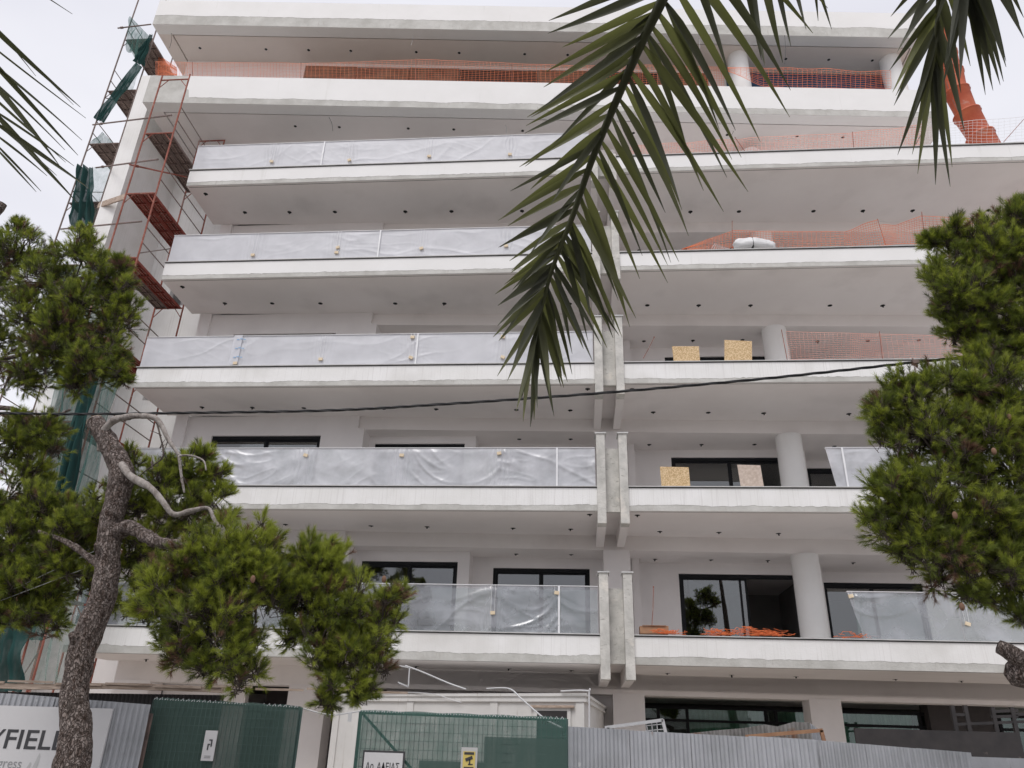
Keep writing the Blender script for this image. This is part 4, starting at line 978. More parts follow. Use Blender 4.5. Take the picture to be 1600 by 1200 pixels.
# green netted gates
def gate(label, px, Y, mkey, mesh=True, seed=1):
    (xa, ya), (xb, yb) = px; a, b = atY(xa, ya, Y), atY(xb, yb, Y)
    t = thing('netted_gate', label, 'gate', ((a[0] + b[0]) / 2, Y, 0), 'gates covered in green netting')
    def P_(u, v):
        return (a[0] + (b[0] - a[0]) * u, Y - .02 - .035 * fn(u * 5, v * 3, seed) - .006 * math.sin(u * 23 + v * 6 + 3 * fn(u * 4, v)) * (1 - v), .1 + (a[2] + (b[2] - a[2]) * u + .012 * abs(math.sin(u * 16)) - .1) * v)
    m_ = MB(); m_.grid(P_, 70, 14); m_.build('netting', M[mkey], t, smooth=True)
    m_ = MB()
    nx = int((b[0] - a[0]) / .06)
    for i in range(nx + 1): x = a[0] + (b[0] - a[0]) * i / nx; zt = a[2] + (b[2] - a[2]) * i / nx; m_.box(x - .0028, x + .0028, Y - .045, Y - .040, .1, zt - .015)
    for z in np.arange(.1, min(a[2], b[2]) - .02, .10): m_.box(a[0], b[0], Y - .050, Y - .046, z - .0028, z + .0028)
    m_.build('wire_mesh', M['wire'], t, kind='stuff')
    for x, zt in ((a[0], a[2]), (b[0], b[2])):
        m_ = MB(); m_.tube([(x, Y + .03, 0), (x, Y + .03, zt - .01)], .022, 8); m_.build('post', M['wire'], t)
    m_ = MB(); m_.tube([a + (0, .03, -.02), b + (0, .03, -.02)], .02, 8); m_.build('top_rail', M['wire'], t)
    m_ = MB()
    n = int((b[0] - a[0]) / .07)
    for i in range(n): p = a + (b - a) * (i / n); m_.tube([p + (0, -.03, -.015), p + (.02, 0, .012), p + (.04, -.03, -.015)], .004, 4)
    m_.build('lacing', M['cablew'], t, kind='stuff')
    return t, a, b
G1, g1a, g1b = gate('dark green netted gate between the grey fence and the office', [(243, 1091), (470, 1104)], 10.2, 'gate_net', seed=2)
G2, g2a, g2b = gate('lighter green netted gate with wire mesh showing, in front of the site office', [(563, 1110), (885, 1122)], 10.4, 'gate_net2', seed=3)
a, b = atY(757, 1151, 10.34), atY(886, 1147, 10.34)
m_ = MB(); m_.grid(lambda u, v: (a[0] + (b[0] - a[0]) * u, 10.35 - .01 * fn(u * 6, v * 4), .3 + (a[2] - .3) * v), 20, 8); m_.build('netting_patch', M['gate_net'], G2, smooth=True)
a, b = atY(655, 1188, 10.35), atY(757, 1190, 10.35)
m_ = MB(); m_.grid(lambda u, v: (a[0] + (b[0] - a[0]) * u, 10.35 - .01 * fn(u * 6, v * 4), .3 + (a[2] - .3) * v), 20, 8); m_.build('netting_patch', M['gate_net'], G2, smooth=True)
m_ = MB(); m_.bar(atY(566, 1114, 10.46), atY(655, 1215, 10.46), .03, .03); m_.build('diagonal_brace', M['wire'], G2)
# rope between the two gates
rp = smooth_path([atY(471, 1106, 10.3), atY(500, 1114, 10.3), atY(522, 1117, 10.3), atY(545, 1114, 10.35), atY(563, 1111, 10.4)], 5)
m_ = MB(); m_.tube(rp, .009, 6); m_.grid(lambda u, v: (rp[15][0] + .05 * u, 10.33, rp[15][2] - .10 * v), 1, 3)
m_.build('rope', M['cablew'], label='pale rope tied between the two green gates', cat='rope')
# signs
Ysg = 9.93
s0, s1 = atY(-90, 1098, Ysg), atY(175, 1112, Ysg)
SG = thing('site_sign', 'large white sign board with the letters YFIELD behind the pine trunk', 'sign', ((s0[0] + s1[0]) / 2, Ysg, .6))
m_ = MB(); m_.prism([(s0[0], Ysg), (s1[0], Ysg), (s1[0], Ysg + .03), (s0[0], Ysg + .03)], .65, (s0[2] + s1[2]) / 2 + .012); m_.build('panel', M['signwhite'], SG)
zt_, zb_ = atY(60, 1138, Ysg)[2], atY(50, 1169, Ysg)[2]
fx = atY(3, 1165, Ysg)[0]; ex = atY(107, 1172, Ysg)[0]
text_mesh('FIELD', 'lettering', M['ink'], SG, (fx, Ysg - .002, zb_ - .01), (1, 0, 0), (0, 0, 1), (zt_ - zb_) / .73, .002, width=(ex - fx), bold=.012)
text_mesh('Y', 'lettering', M['ink'], SG, (fx - (ex - fx) * .20, Ysg - .002, zb_ - .01), (1, 0, 0), (0, 0, 1), (zt_ - zb_) / .73, .002, width=(ex - fx) * .21, bold=.012)
zg = atY(20, 1196, Ysg)[2]
gx0, gx1 = atY(-4, 1196, Ysg)[0], atY(33, 1197, Ysg)[0]
text_mesh('gress', 'lettering', M['inkgrey'], SG, (gx0, Ysg - .002, zg - .03), (1, 0, 0), (0, 0, 1), .16, .002, width=gx1 - gx0)
bx = atY(134, 1198, Ysg)[0]
text_mesh('b', 'lettering', M['inkgrey'], SG, (bx, Ysg - .002, zg - .07), (1, 0, 0), (0, 0, 1), .16, .002)
for k, (px, w_) in enumerate(((46, .05), (57, .06))):
    p = atY(px, 1196, Ysg); m_ = MB(); m_.quad((p[0] - w_, Ysg - .003, p[2] - .08), (p[0] + w_ * .2, Ysg - .003, p[2] - .08), (p[0] + .02, Ysg - .003, p[2] + .02 + .08 * k), (p[0], Ysg - .003, p[2] + .04 + .10 * k)); m_.build('pale_logo_stroke', M['inkpale'], SG)

Yp = 10.33
p4 = [atY(569, 1172, Yp), atY(633, 1176, Yp)]
PS = thing('permit_sign', 'white permit sign with a black border and Greek lettering on the green gate', 'sign', (p4[0][0], Yp, .9), 'signs tied to the green gates')
zt_ = p4[0][2]; xa, xb = atY(566, 1195, Yp)[0] + .005, atY(633, 1176, Yp)[0]
m_ = MB(); m_.prism([(xa - .01, Yp), (xb, Yp), (xb, Yp + .01), (xa - .01, Yp + .01)], zt_ - .75, zt_); m_.build('border', M['ink'], PS)
m_ = MB(); m_.prism([(xa + .012, Yp - .004), (xb - .022, Yp - .004), (xb - .022, Yp - .001), (xa + .012, Yp - .001)], zt_ - .73, zt_ - .022); m_.build('face', M['signwhite'], PS)
text_mesh('Αρ. ΑΔΕΙΑΣ', 'lettering', M['ink'], PS, (xa + .04, Yp - .0045, zt_ - .215), (1, 0, 0), (0, 0, 1), .115, .0015, width=(xb - xa) - .10, bold=.012)
c = atY(733, 1184, 10.32)
t = thing('camera_sign', 'small yellow sign with a black surveillance camera symbol on the lighter green gate', 'sign', (c[0], 10.32, c[2] - .15), 'signs tied to the green gates')
m_ = MB(); m_.prism([(c[0] - .1, 10.32), (c[0] + .1, 10.32), (c[0] + .1, 10.326), (c[0] - .1, 10.326)], c[2] - .17, c[2] + .115); m_.build('backing', M['inkpale'], t)
m_ = MB(); m_.prism([(c[0] - .075, 10.314), (c[0] + .075, 10.314), (c[0] + .075, 10.318), (c[0] - .075, 10.318)], c[2] - .15, c[2] + .07); m_.build('face', M['yellow'], t)
m_ = MB()
for z0, z1 in ((.035, .062), (-.14, -.10)): m_.prism([(c[0] - .06, 10.309), (c[0] + .06, 10.309), (c[0] + .06, 10.312), (c[0] - .06, 10.312)], c[2] + z0, c[2] + z1)
m_.obox((c[0], 10.31, c[2] - .01), (.93, 0, .36), (0, 1, 0), (-.36, 0, .93), .045, .002, .018); m_.obox((c[0] + .01, 10.31, c[2] - .045), (1, 0, 0), (0, 1, 0), (0, 0, 1), .008, .002, .03)
m_.obox((c[0] + .02, 10.31, c[2] - .072), (1, 0, 0), (0, 1, 0), (0, 0, 1), .03, .002, .006)
m_.build('camera_symbol', M['ink'], t)
c = atY(327, 1165, 10.12)
t = thing('notice', 'narrow white notice with a small black emblem on the dark green gate', 'sign', (c[0], 10.12, c[2] - .2), 'signs tied to the green gates')
m_ = MB(); m_.prism([(c[0] - .078, 10.12), (c[0] + .078, 10.12), (c[0] + .078, 10.126), (c[0] - .078, 10.126)], c[2] - .17, c[2] + .17); m_.build('face', M['signwhite'], t)
m_ = MB(); m_.box(c[0] + .018, c[0] + .032, 10.114, 10.118, c[2] - .01, c[2] + .07); m_.box(c[0] - .01, c[0] + .018, 10.114, 10.118, c[2] + .056, c[2] + .07)
m_.box(c[0] - .022, c[0] - .008, 10.114, 10.118, c[2] - .05, c[2] + .02); m_.box(c[0] - .008, c[0] + .01, 10.114, 10.118, c[2] + .008, c[2] + .02); m_.build('emblem', M['ink'], t)
m_ = MB()
for k in range(2): m_.box(c[0] - .04, c[0] + .04, 10.115, 10.118, c[2] - .12 - .018 * k, c[2] - .113 - .018 * k)
m_.build('fine_print', M['inkgrey'], t)
# timber beam with dark awning above the left fence
t = thing('timber_canopy', 'weathered timber beam with a dark ribbed awning above the left fence', 'canopy', (-7.5, 11.4, 1.9))
pa = smooth_path([atY(-60, 1070, 11.4), atY(60, 1073, 11.4), atY(150, 1072, 11.4), atY(240, 1074, 11.4), atY(348, 1078, 11.4)], 8)
m_ = MB()
for a, b in zip(pa[:-1], pa[1:]): m_.bar(a, b, .10, .075 + .015 * fn(a[0] * 3))
m_.build('beam', M['timber'], t)
m_ = MB()
for k in range(9):
    x0_ = pa[0][0] + k * .75; m_.box(x0_, x0_ + .7, 11.33, 11.345, pa[0][2] + .03 + .02 * (k % 2), pa[0][2] + .06 + .02 * (k % 2))
m_.build('splintered_board', M['timber'], t)
m_ = MB(); a, b = atY(-60, 1080, 11.5), atY(350, 1086, 11.5)
n = 130
for i in range(n):
    xa, xb = a[0] + (b[0] - a[0]) * i / n, a[0] + (b[0] - a[0]) * (i + 1) / n; zz = a[2] + (b[2] - a[2]) * i / n
    d0, d1 = (0, .02) if i % 2 else (.02, 0)
    m_.quad((xa, 11.5 + d0, .5), (xb, 11.5 + d1, .5), (xb, 11.5 + d1, zz), (xa, 11.5 + d0, zz))
m_.build('awning', M['blackboard'], t)
# white post by the office
m_ = MB(); p = atY(455, 1100, 12.2)
# ================================================================ CABLES
def cable(label, P_, r, mk='cable', strands=0, sag=None, name='cable', group=None):
    pp = smooth_path(P_, 24); m_ = MB()
    if strands:
        for s in range(strands):
            q = []
            for i, p in enumerate(pp):
                a_ = i * .55 + s * 2 * math.pi / strands; q.append(p + np.array([0, math.cos(a_), math.sin(a_)]) * r * .9)
            m_.tube(q, r * .75, 5)
    else: m_.tube(pp, r, 6)
    return m_.build(name, M[mk], smooth=True, label=label, cat='cable', group=group)
cable('thick twisted black cable sagging across the whole facade', [atY(-80, 643, 8), atY(0, 645.5, 8), atY(130, 647, 8), atY(300, 645, 8), atY(520, 641, 8), atY(700, 631, 8), atY(940, 614, 8), atY(1200, 591, 8), atY(1430, 566, 8), atY(1600, 548, 8), atY(1800, 520, 8)], .011, strands=3)
c = atY(1430, 566, 8)
t = thing('cable_clamp', 'small grey clamp gripping the black cable near the right pine', 'clamp', tuple(c))
m_ = MB(); m_.obox(c, (1, 0, .1), (0, 1, 0), (-.1, 0, 1), .035, .03, .022); m_.build('body', M['tube'], t)
m_ = MB(); m_.tube([c + (-.015, 0, .02), c + (-.02, 0, .05)], .008, 6); m_.tube([c + (.01, 0, -.02), c + (.015, 0, -.055)], .01, 6); m_.build('bolt', M['tube'], t)
for k, (a, b, lab) in enumerate((((20, 921), (150, 860), 'upper thin overhead wire crossing behind the cut trunk'), ((34, 926), (165, 876), 'lower thin overhead wire behind the cut trunk'), ((50, 899), (120, 866), 'short thin wire above the other two at lower left'))):
    A_, B_ = atY(*a, 7.9), atY(*b, 7.9); d = B_ - A_
    cable(lab, [A_ - d * 1.2, A_, A_ + d * .5, B_, B_ + d * .25], .004, 'cablew' if k < 2 else 'cable', group='thin wires at the lower left')
cable('white cable looping over the roof edge of the site office', [OP(.9, -.02, OZ + .02), OP(1.3, -.03, OZ + .015), OP(2.0, -.02, OZ + .02), OP(2.6, -.05, OZ - .02), OP(3.0, -.03, OZ - .12), OP(3.2, -.02, OZ - .16)], .008, 'cablew', group='cables on the site office')
cable('pale conduit running down from the pine to the office roof', [atY(633, 1040, 13), atY(660, 1050, 13), atY(700, 1067, 13), atY(728, 1077, 12.9)], .014, 'cablew', group='cables on the site office')
cable('white cable arching off the right end of the office roof', [atY(760, 1076, 12.6), atY(795, 1076, 12.5), atY(815, 1092, 12.3), atY(850, 1122, 11.5), atY(878, 1137, 11.2)], .012, 'cablew', group='cables on the site office')
cable('white hose hanging down the office corner beside the concrete column', [OP(Lx - .5, -.05, OZ + .03), OP(Lx + .02, -.08, OZ + .03), OP(Lx + .05, -.08, OZ - .1), OP(Lx + .03, -.08, .8)], .016, 'cablew', group='cables on the site office')
frame_bars('thin white metal frame standing on the office roof by the pine', 'roof_frame', [((624, 1040), (640, 1043)), ((640, 1043), (638, 1073)), ((622, 1066), (638, 1073))], 13, .02, 'cablew', 'metal frame')

# ================================================================ PINES
def needle_mesh(shoots, name, parent, mats, per=80, ln=(.052, .082), w=.0034, seed=1):
    """shoots: list of (base, dir, length, material index); one triangle per needle"""
    r = np.random.default_rng(seed); V = []; MI = []
    S = len(shoots)
    base = np.array([s[0] for s in shoots]); dr = np.array([s[1] for s in shoots]); sl_ = np.array([s[2] for s in shoots]); mi = np.array([s[3] for s in shoots])
    base = np.repeat(base, per, 0); dr = np.repeat(dr, per, 0); sl_ = np.repeat(sl_, per); mi = np.repeat(mi, per); K = S * per
    t = r.random(K) ** .8
    rv = r.normal(size=(K, 3)); side = np.cross(dr, rv); side /= np.linalg.norm(side, axis=1)[:, None]
    ang = np.radians(r.uniform(18, 62, K) * (1.15 - .5 * t))
    nd = dr * np.cos(ang)[:, None] + side * np.sin(ang)[:, None]
    nd[:, 2] -= .12 * r.random(K)
    L_ = r.uniform(ln[0], ln[1], K) * (.8 + .2 * t)
    p = base + dr * (sl_ * t)[:, None]
    wd = np.cross(nd, r.normal(size=(K, 3))); wd /= np.linalg.norm(wd, axis=1)[:, None]
    tri = np.stack([p - wd * w / 2, p + wd * w / 2, p + nd * L_[:, None]], 1).reshape(-1, 3)
    off = woff(parent)
    me = bpy.data.meshes.new(name); me.vertices.add(K * 3); me.vertices.foreach_set('co', (tri - 0).astype(np.float32).ravel())
    me.loops.add(K * 3); me.loops.foreach_set('vertex_index', np.arange(K * 3, dtype=np.int32))
    me.polygons.add(K); me.polygons.foreach_set('loop_start', np.arange(0, K * 3, 3, dtype=np.int32))
    try: me.polygons.foreach_set('loop_total', np.full(K, 3, dtype=np.int32))
    except Exception: pass
    for m__ in mats: me.materials.append(m__)
    me.polygons.foreach_set('material_index', mi.astype(np.int32)); me.update(calc_edges=True)
    o = bpy.data.objects.new(name, me); COL.objects.link(o); o.location = (0, 0, 0); put(o, parent)
    o['kind'] = 'stuff'
    return o
NM = ['needle1', 'needle2', 'needle3', 'needle4']
def crown(tree, blobs, seed, dens=1.0, bright=.35, dead=.02, hub=None):
    """blobs: (px, py, Y, radius px, [flatten]) -> clusters of shoots on twigs"""
    r = np.random.default_rng(seed); shoots = []; tw = MB(); bt_ = []
    for bl in blobs:
        px, py, Y, rad = bl[:4]; c = atY(px, py, Y); R_ = rad * Y / 1190.0 * 1.17; fl = bl[4] if len(bl) > 4 else .85
        nsub = max(6, int(80 * dens * (R_ / .5) ** 2))
        for i in range(nsub):
            d = r.normal(size=3); d /= np.linalg.norm(d); rr = R_ * (1.12 * r.random() ** .42)
            sc = c + d * rr * np.array([1, 1, fl]); cl = R_ * r.uniform(.10, .26) + .03
            if noise.noise(Vector(sc) * 3.6) < -.25: continue
            br = r.random(); dd = r.random() < dead * 3
            tw.tube([c + (sc - c) * .1, c + (sc - c) * .55 + r.normal(0, .03, 3), sc], [.014, .009, .005], 4, caps=False)
            for k in range(int(r.integers(11, 17))):
                e = r.normal(size=3); e /= np.linalg.norm(e)
                q = sc + e * cl * r.random() ** .5
                out = nrm(d * .45 + e * .65 + np.array([0, -.05, .60]) + r.normal(0, .2, 3))
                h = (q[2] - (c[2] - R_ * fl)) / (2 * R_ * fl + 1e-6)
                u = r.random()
                mi = 3 if (dd and u < .6) or u < dead else (1 if u < bright * (.35 + br) * (.7 + .8 * h) else (0 if u < .84 else 2))  # yellow-green share grows upward: new growth plus a painted-in top highlight
                shoots.append((q, out, r.uniform(.05, .11), mi))
                tw.tube([q - out * .10, q + out * .05], [.004, .003], 3, caps=False)
    print('shoots', len(shoots))
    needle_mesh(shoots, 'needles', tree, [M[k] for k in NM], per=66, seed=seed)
    tw.build('twigs', M['twig'], tree, kind='stuff')
    return len(shoots)
# left pine: trunk stands outside the picture
PL = thing('pine_tree', 'dark pine leaning into the picture from the left edge, trunk out of view', 'pine tree', (-9.6, 8.6, 0), 'pine trees along the street')
m_ = MB(); tp_ = smooth_path([(-9.6, 8.6, 0), (-9.5, 8.6, 2.5), (-9.2, 8.5, 5), (-8.8, 8.4, 7.4), (-8.4, 8.4, 8.6)], 8)
m_.tube(tp_, np.linspace(.22, .06, len(tp_)), 14, rough=.2); m_.build('trunk', M['bark'], PL, smooth=True)
for pth, r0 in (([(-9.3, 8.55, 4.6), atY(-20, 640, 8.4), atY(60, 655, 8.2), atY(110, 640, 8.1)], .05), ([(-8.9, 8.4, 7.0), atY(20, 450, 8.4), atY(110, 440, 8.4), atY(175, 420, 8.3)], .045), ([(-9.4, 8.5, 3.2), atY(-20, 880, 8.2), atY(60, 900, 8.1)], .045), ([(-9, 8.4, 6), atY(10, 560, 8.4), atY(110, 520, 8.3)], .04)):
    q = smooth_path(pth, 6); m_ = MB(); m_.tube(q, np.linspace(r0, .012, len(q)), 8, rough=.15); m_.build('limb', M['bark'], PL, smooth=True)
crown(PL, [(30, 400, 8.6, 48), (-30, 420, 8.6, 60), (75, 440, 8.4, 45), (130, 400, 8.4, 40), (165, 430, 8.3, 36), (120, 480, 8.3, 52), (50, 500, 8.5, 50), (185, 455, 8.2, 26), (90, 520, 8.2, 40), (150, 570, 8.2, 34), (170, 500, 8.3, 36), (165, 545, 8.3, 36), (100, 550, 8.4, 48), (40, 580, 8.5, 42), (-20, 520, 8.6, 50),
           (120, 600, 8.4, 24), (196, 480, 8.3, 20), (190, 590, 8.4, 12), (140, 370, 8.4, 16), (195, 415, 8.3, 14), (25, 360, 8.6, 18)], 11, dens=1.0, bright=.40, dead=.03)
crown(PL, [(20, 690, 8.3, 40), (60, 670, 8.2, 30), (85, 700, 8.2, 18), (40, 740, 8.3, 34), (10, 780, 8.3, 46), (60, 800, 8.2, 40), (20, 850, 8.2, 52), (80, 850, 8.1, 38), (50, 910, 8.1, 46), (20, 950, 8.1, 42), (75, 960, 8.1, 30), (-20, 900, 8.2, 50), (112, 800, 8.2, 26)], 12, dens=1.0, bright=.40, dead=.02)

# middle pine with the sawn trunk
PC = thing('pine_tree', 'pine with a sawn off leaning trunk and bare grey branches, left foreground', 'pine tree', (*atY(100, 1200, 7.5)[:2], 0), 'pine trees along the street')
def pw(l, Y=7.5): return [atY(x, y, Y + (q[0] if q else 0)) for (x, y, *q) in l]
base = atY(112, 1200, 7.5)
cl_ = [(base[0] + .02, 7.5, -.05), (base[0] + .01, 7.5, .7)] + pw([(110, 1210), (118, 1150), (117, 1090), (125, 1030), (142, 980), (162, 930), (168, 880), (173, 820), (185, 770), (190, 740), (176, 705), (160, 678), (148, 658)])
rad = [.20, .18, .168, .145, .122, .128, .132, .125, .12, .112, .125, .13, .11, .098, .092]
q = smooth_path(cl_, 8); rr = np.interp(np.linspace(0, len(cl_) - 1, len(q)), range(len(rad)), rad)
m_ = MB(); m_.tube(q, rr, 40, rough=.13, seed=3); m_.build('trunk', M['bark'], PC, smooth=True)
d = nrm(q[-1] - q[-3]); m_ = MB(); m_.tube([q[-1] - d * .01, q[-1] + d * .006], .090, 20); m_.build('sawn_face', M['cutwood'], PC)
for pth, r0, r1, mk, nm in (
    ([(158, 705, 0), (163, 672, -.05), (183, 655, -.1), (215, 650, -.1), (245, 655, -.1), (262, 685, -.1), (280, 712, -.1)], .045, .020, 'deadwood', 'bare_branch'),
    ([(280, 712, -.1), (300, 712, -.15), (318, 720, -.15), (322, 735, -.15)], .014, .006, 'deadwood', 'bare_branch'),
    ([(280, 712, -.1), (283, 740, -.08), (288, 770, -.05)], .018, .010, 'deadwood', 'bare_branch'),
    ([(245, 660, -.1), (250, 680, -.12), (255, 712, -.12), (235, 730, -.1), (220, 742, -.1), (212, 755, -.05)], .011, .005, 'twig', 'bare_branch'),
    ([(190, 725, -.1), (205, 745, -.2), (235, 762, -.25), (255, 785, -.3), (272, 804, -.3), (300, 798, -.3), (325, 794, -.3), (333, 808, -.3), (341, 822, -.3)], .04, .016, 'deadwood', 'grey_branch'),
    ([(180, 835, 0), (200, 822, -.1), (225, 835, -.2), (250, 848, -.3), (285, 853, -.4), (330, 870, -.35), (400, 900, -.2)], .085, .025, 'bark', 'limb'),
    ([(165, 890, 0), (150, 880, .1), (110, 850, .2), (60, 830, .3)], .06, .015, 'bark', 'limb'),
    ([(330, 870, -.35), (430, 900, -.1), (520, 940, .1), (580, 960, .1)], .03, .012, 'bark', 'limb'),
    ([(300, 860, -.4), (320, 930, -.4), (350, 1000, -.3)], .03, .012, 'bark', 'limb')):
    pp = smooth_path([atY(x, y, 7.5 + dz) for x, y, dz in pth], 8); m_ = MB(); m_.tube(pp, np.linspace(r0, r1, len(pp)) * np.array([1 + .16 * fn(i_ * .7, r0 * 90) for i_ in range(len(pp))]), 14, rough=.30); m_.build(nm, M[mk], PC, smooth=True)
for (x, y, x2, y2, r_) in ((120, 1010, 113, 990, .05), (152, 860, 150, 850, .03), (183, 810, 178, 800, .02), (157, 878, 153, 850, .022), (200, 757, 197, 750, .012), (237, 722, 238, 733, .01)):
    m_ = MB(); m_.tube([atY(x, y, 7.45), atY(x2, y2, 7.33)], [r_, r_ * .75], 10, rough=.2); m_.build('branch_stub', M['bark'], PC, smooth=True)
for k in range(16):    # short dead twigs off the bare branches
    x, y = [(215, 652), (262, 690), (205, 655), (250, 700), (240, 728), (300, 713), (286, 745), (252, 680)][k % 8]
    a = atY(x, y, 7.4); r = np.random.default_rng(k); m_ = MB(); e = a + r.normal(0, .07, 3); m_.tube([a, (a + e) / 2 + r.normal(0, .01, 3), e], [.006, .004, .002], 5); m_.build('dead_twig', M['twig'], PC)
# foliage behind the trunk
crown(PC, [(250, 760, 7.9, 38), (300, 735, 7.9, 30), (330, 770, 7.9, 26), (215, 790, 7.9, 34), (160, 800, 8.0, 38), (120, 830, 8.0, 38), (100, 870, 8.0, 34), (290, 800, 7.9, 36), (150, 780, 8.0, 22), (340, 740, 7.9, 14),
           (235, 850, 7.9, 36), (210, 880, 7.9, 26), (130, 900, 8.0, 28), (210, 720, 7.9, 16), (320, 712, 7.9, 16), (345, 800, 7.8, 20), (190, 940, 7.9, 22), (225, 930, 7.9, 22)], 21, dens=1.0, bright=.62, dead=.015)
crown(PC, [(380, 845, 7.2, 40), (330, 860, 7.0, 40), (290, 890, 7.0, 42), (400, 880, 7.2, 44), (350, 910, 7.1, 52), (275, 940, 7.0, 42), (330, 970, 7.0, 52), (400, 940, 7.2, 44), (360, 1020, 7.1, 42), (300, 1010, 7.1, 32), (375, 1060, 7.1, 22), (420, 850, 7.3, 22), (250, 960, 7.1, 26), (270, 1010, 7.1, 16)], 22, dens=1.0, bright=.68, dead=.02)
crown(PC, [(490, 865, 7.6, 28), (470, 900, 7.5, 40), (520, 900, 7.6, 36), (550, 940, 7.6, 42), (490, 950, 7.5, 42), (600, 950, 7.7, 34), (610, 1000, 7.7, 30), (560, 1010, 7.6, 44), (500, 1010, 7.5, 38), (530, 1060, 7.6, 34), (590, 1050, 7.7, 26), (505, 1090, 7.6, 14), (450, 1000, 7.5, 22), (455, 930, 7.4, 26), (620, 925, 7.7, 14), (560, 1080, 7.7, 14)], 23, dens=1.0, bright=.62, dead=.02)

# right pine
PR = thing('pine_tree', 'broad dense pine filling the right edge of the picture', 'pine tree', (6.6, 8.0, 0), 'pine trees along the street')
m_ = MB(); tp_ = smooth_path([(6.6, 8, 0), (6.5, 8, 2), (6.2, 8, 4.2), (6.1, 8, 6.4), (6.0, 8, 8.2)], 8)
m_.tube(tp_, np.linspace(.24, .06, len(tp_)), 16, rough=.15); m_.build('trunk', M['bark'], PR, smooth=True)
for pth, r0, r1 in (([(6.4, 8, 2.4), atY(1620, 1060, 7.6), atY(1600, 1035, 7.5), atY(1575, 1017, 7.4), atY(1560, 1010, 7.4)], .11, .062), ([(6.3, 8, 4), atY(1600, 800, 7.7), atY(1500, 790, 7.5), atY(1400, 800, 7.4)], .07, .015), ([(6.1, 8, 6), atY(1600, 560, 7.7), atY(1520, 500, 7.6), atY(1460, 450, 7.6)], .06, .015), ([(6.2, 8, 5), atY(1600, 680, 7.6), atY(1450, 640, 7.4)], .05, .012), ([(6, 8, 7.2), atY(1600, 400, 7.8), atY(1540, 370, 7.7)], .04, .012)):
    pp = smooth_path(pth, 8); m_ = MB(); m_.tube(pp, np.linspace(r0, r1, len(pp)), 14, rough=.16); m_.build('limb', M['bark'], PR, smooth=True)
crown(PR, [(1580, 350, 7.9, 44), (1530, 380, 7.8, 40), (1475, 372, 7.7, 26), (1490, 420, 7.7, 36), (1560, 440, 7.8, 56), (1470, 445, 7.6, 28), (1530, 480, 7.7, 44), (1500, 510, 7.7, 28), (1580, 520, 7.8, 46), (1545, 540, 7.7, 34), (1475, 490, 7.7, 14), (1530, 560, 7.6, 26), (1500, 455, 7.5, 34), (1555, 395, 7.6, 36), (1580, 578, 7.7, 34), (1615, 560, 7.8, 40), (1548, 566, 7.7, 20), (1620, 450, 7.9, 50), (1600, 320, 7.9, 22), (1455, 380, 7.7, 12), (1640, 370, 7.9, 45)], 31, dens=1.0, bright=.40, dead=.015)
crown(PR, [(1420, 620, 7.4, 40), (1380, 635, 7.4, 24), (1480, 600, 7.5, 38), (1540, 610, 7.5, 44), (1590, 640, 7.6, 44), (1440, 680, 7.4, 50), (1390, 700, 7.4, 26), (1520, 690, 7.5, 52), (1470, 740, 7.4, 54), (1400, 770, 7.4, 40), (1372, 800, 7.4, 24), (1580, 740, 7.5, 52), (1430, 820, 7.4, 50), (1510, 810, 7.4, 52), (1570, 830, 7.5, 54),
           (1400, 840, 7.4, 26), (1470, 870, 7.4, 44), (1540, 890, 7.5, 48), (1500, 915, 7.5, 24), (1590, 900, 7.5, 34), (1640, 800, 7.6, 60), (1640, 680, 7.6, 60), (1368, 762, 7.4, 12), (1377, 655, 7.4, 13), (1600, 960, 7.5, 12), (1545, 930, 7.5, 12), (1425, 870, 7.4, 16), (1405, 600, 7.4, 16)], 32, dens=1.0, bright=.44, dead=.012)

for tr, lst in ((PR, [(1577, 652, 7.1), (1492, 805, 6.95), (1553, 705, 7.0), (1503, 948, 7.1)]), (PC, [(395, 905, 6.7), (600, 905, 7.3)])):
    for (x, y, Y_) in lst:
        c = atY(x, y, Y_); m_ = MB()
        m_.grid(lambda u, v: tuple(c + np.array([math.cos(u * 6.283) * math.sin(v * 3.1416) * .022 * (1 + .25 * math.sin(u * 50) * math.sin(v * 30)), math.sin(u * 6.283) * math.sin(v * 3.1416) * .022, -math.cos(v * 3.1416) * .035])), 16, 12)
        m_.build('pine_cone', M['needle4'], tr)

# ================================================================ PALMS
def leaflet(parent, P_, L, w, mk, k):
    """P_(s) -> world point along the leaflet axis; V-folded blade"""
    m_ = MB(); n = 9; q = [P_(i / n) for i in range(n + 1)]
    vw = nrm(CAM + np.array([0, 0, .0]) - q[3]); r = np.random.default_rng(k)
    tw = r.uniform(-.9, .9)
    for i in range(n + 1):
        d = nrm(q[min(i + 1, n)] - q[max(i - 1, 0)]); s = np.cross(d, vw); s = nrm(s); b = np.cross(s, d)
        a_ = tw * (1 - .4 * i / n); s2 = s * math.cos(a_) + b * math.sin(a_); b2 = b * math.cos(a_) - s * math.sin(a_)
        t = i / n; ww = w * (.35 + .65 * min(1, t * 5)) * (1 - max(0, (t - .35) / .65) ** 1.4) + .0012
        m_.v += [tuple(q[i] - s2 * ww / 2 + b2 * ww * .16), tuple(q[i] - b2 * ww * .10), tuple(q[i] + s2 * ww / 2 + b2 * ww * .16)]
    for i in range(n):
        a = i * 3
        m_.f += [(a, a + 1, a + 4, a + 3), (a + 1, a + 2, a + 5, a + 4)]; m_.m += [0, 0]
    return m_.build('leaflet', M[mk], parent, smooth=True)
def px3(x, y, dep): r = ray(x, y); r = r / np.linalg.norm(r); return CAM + r * dep
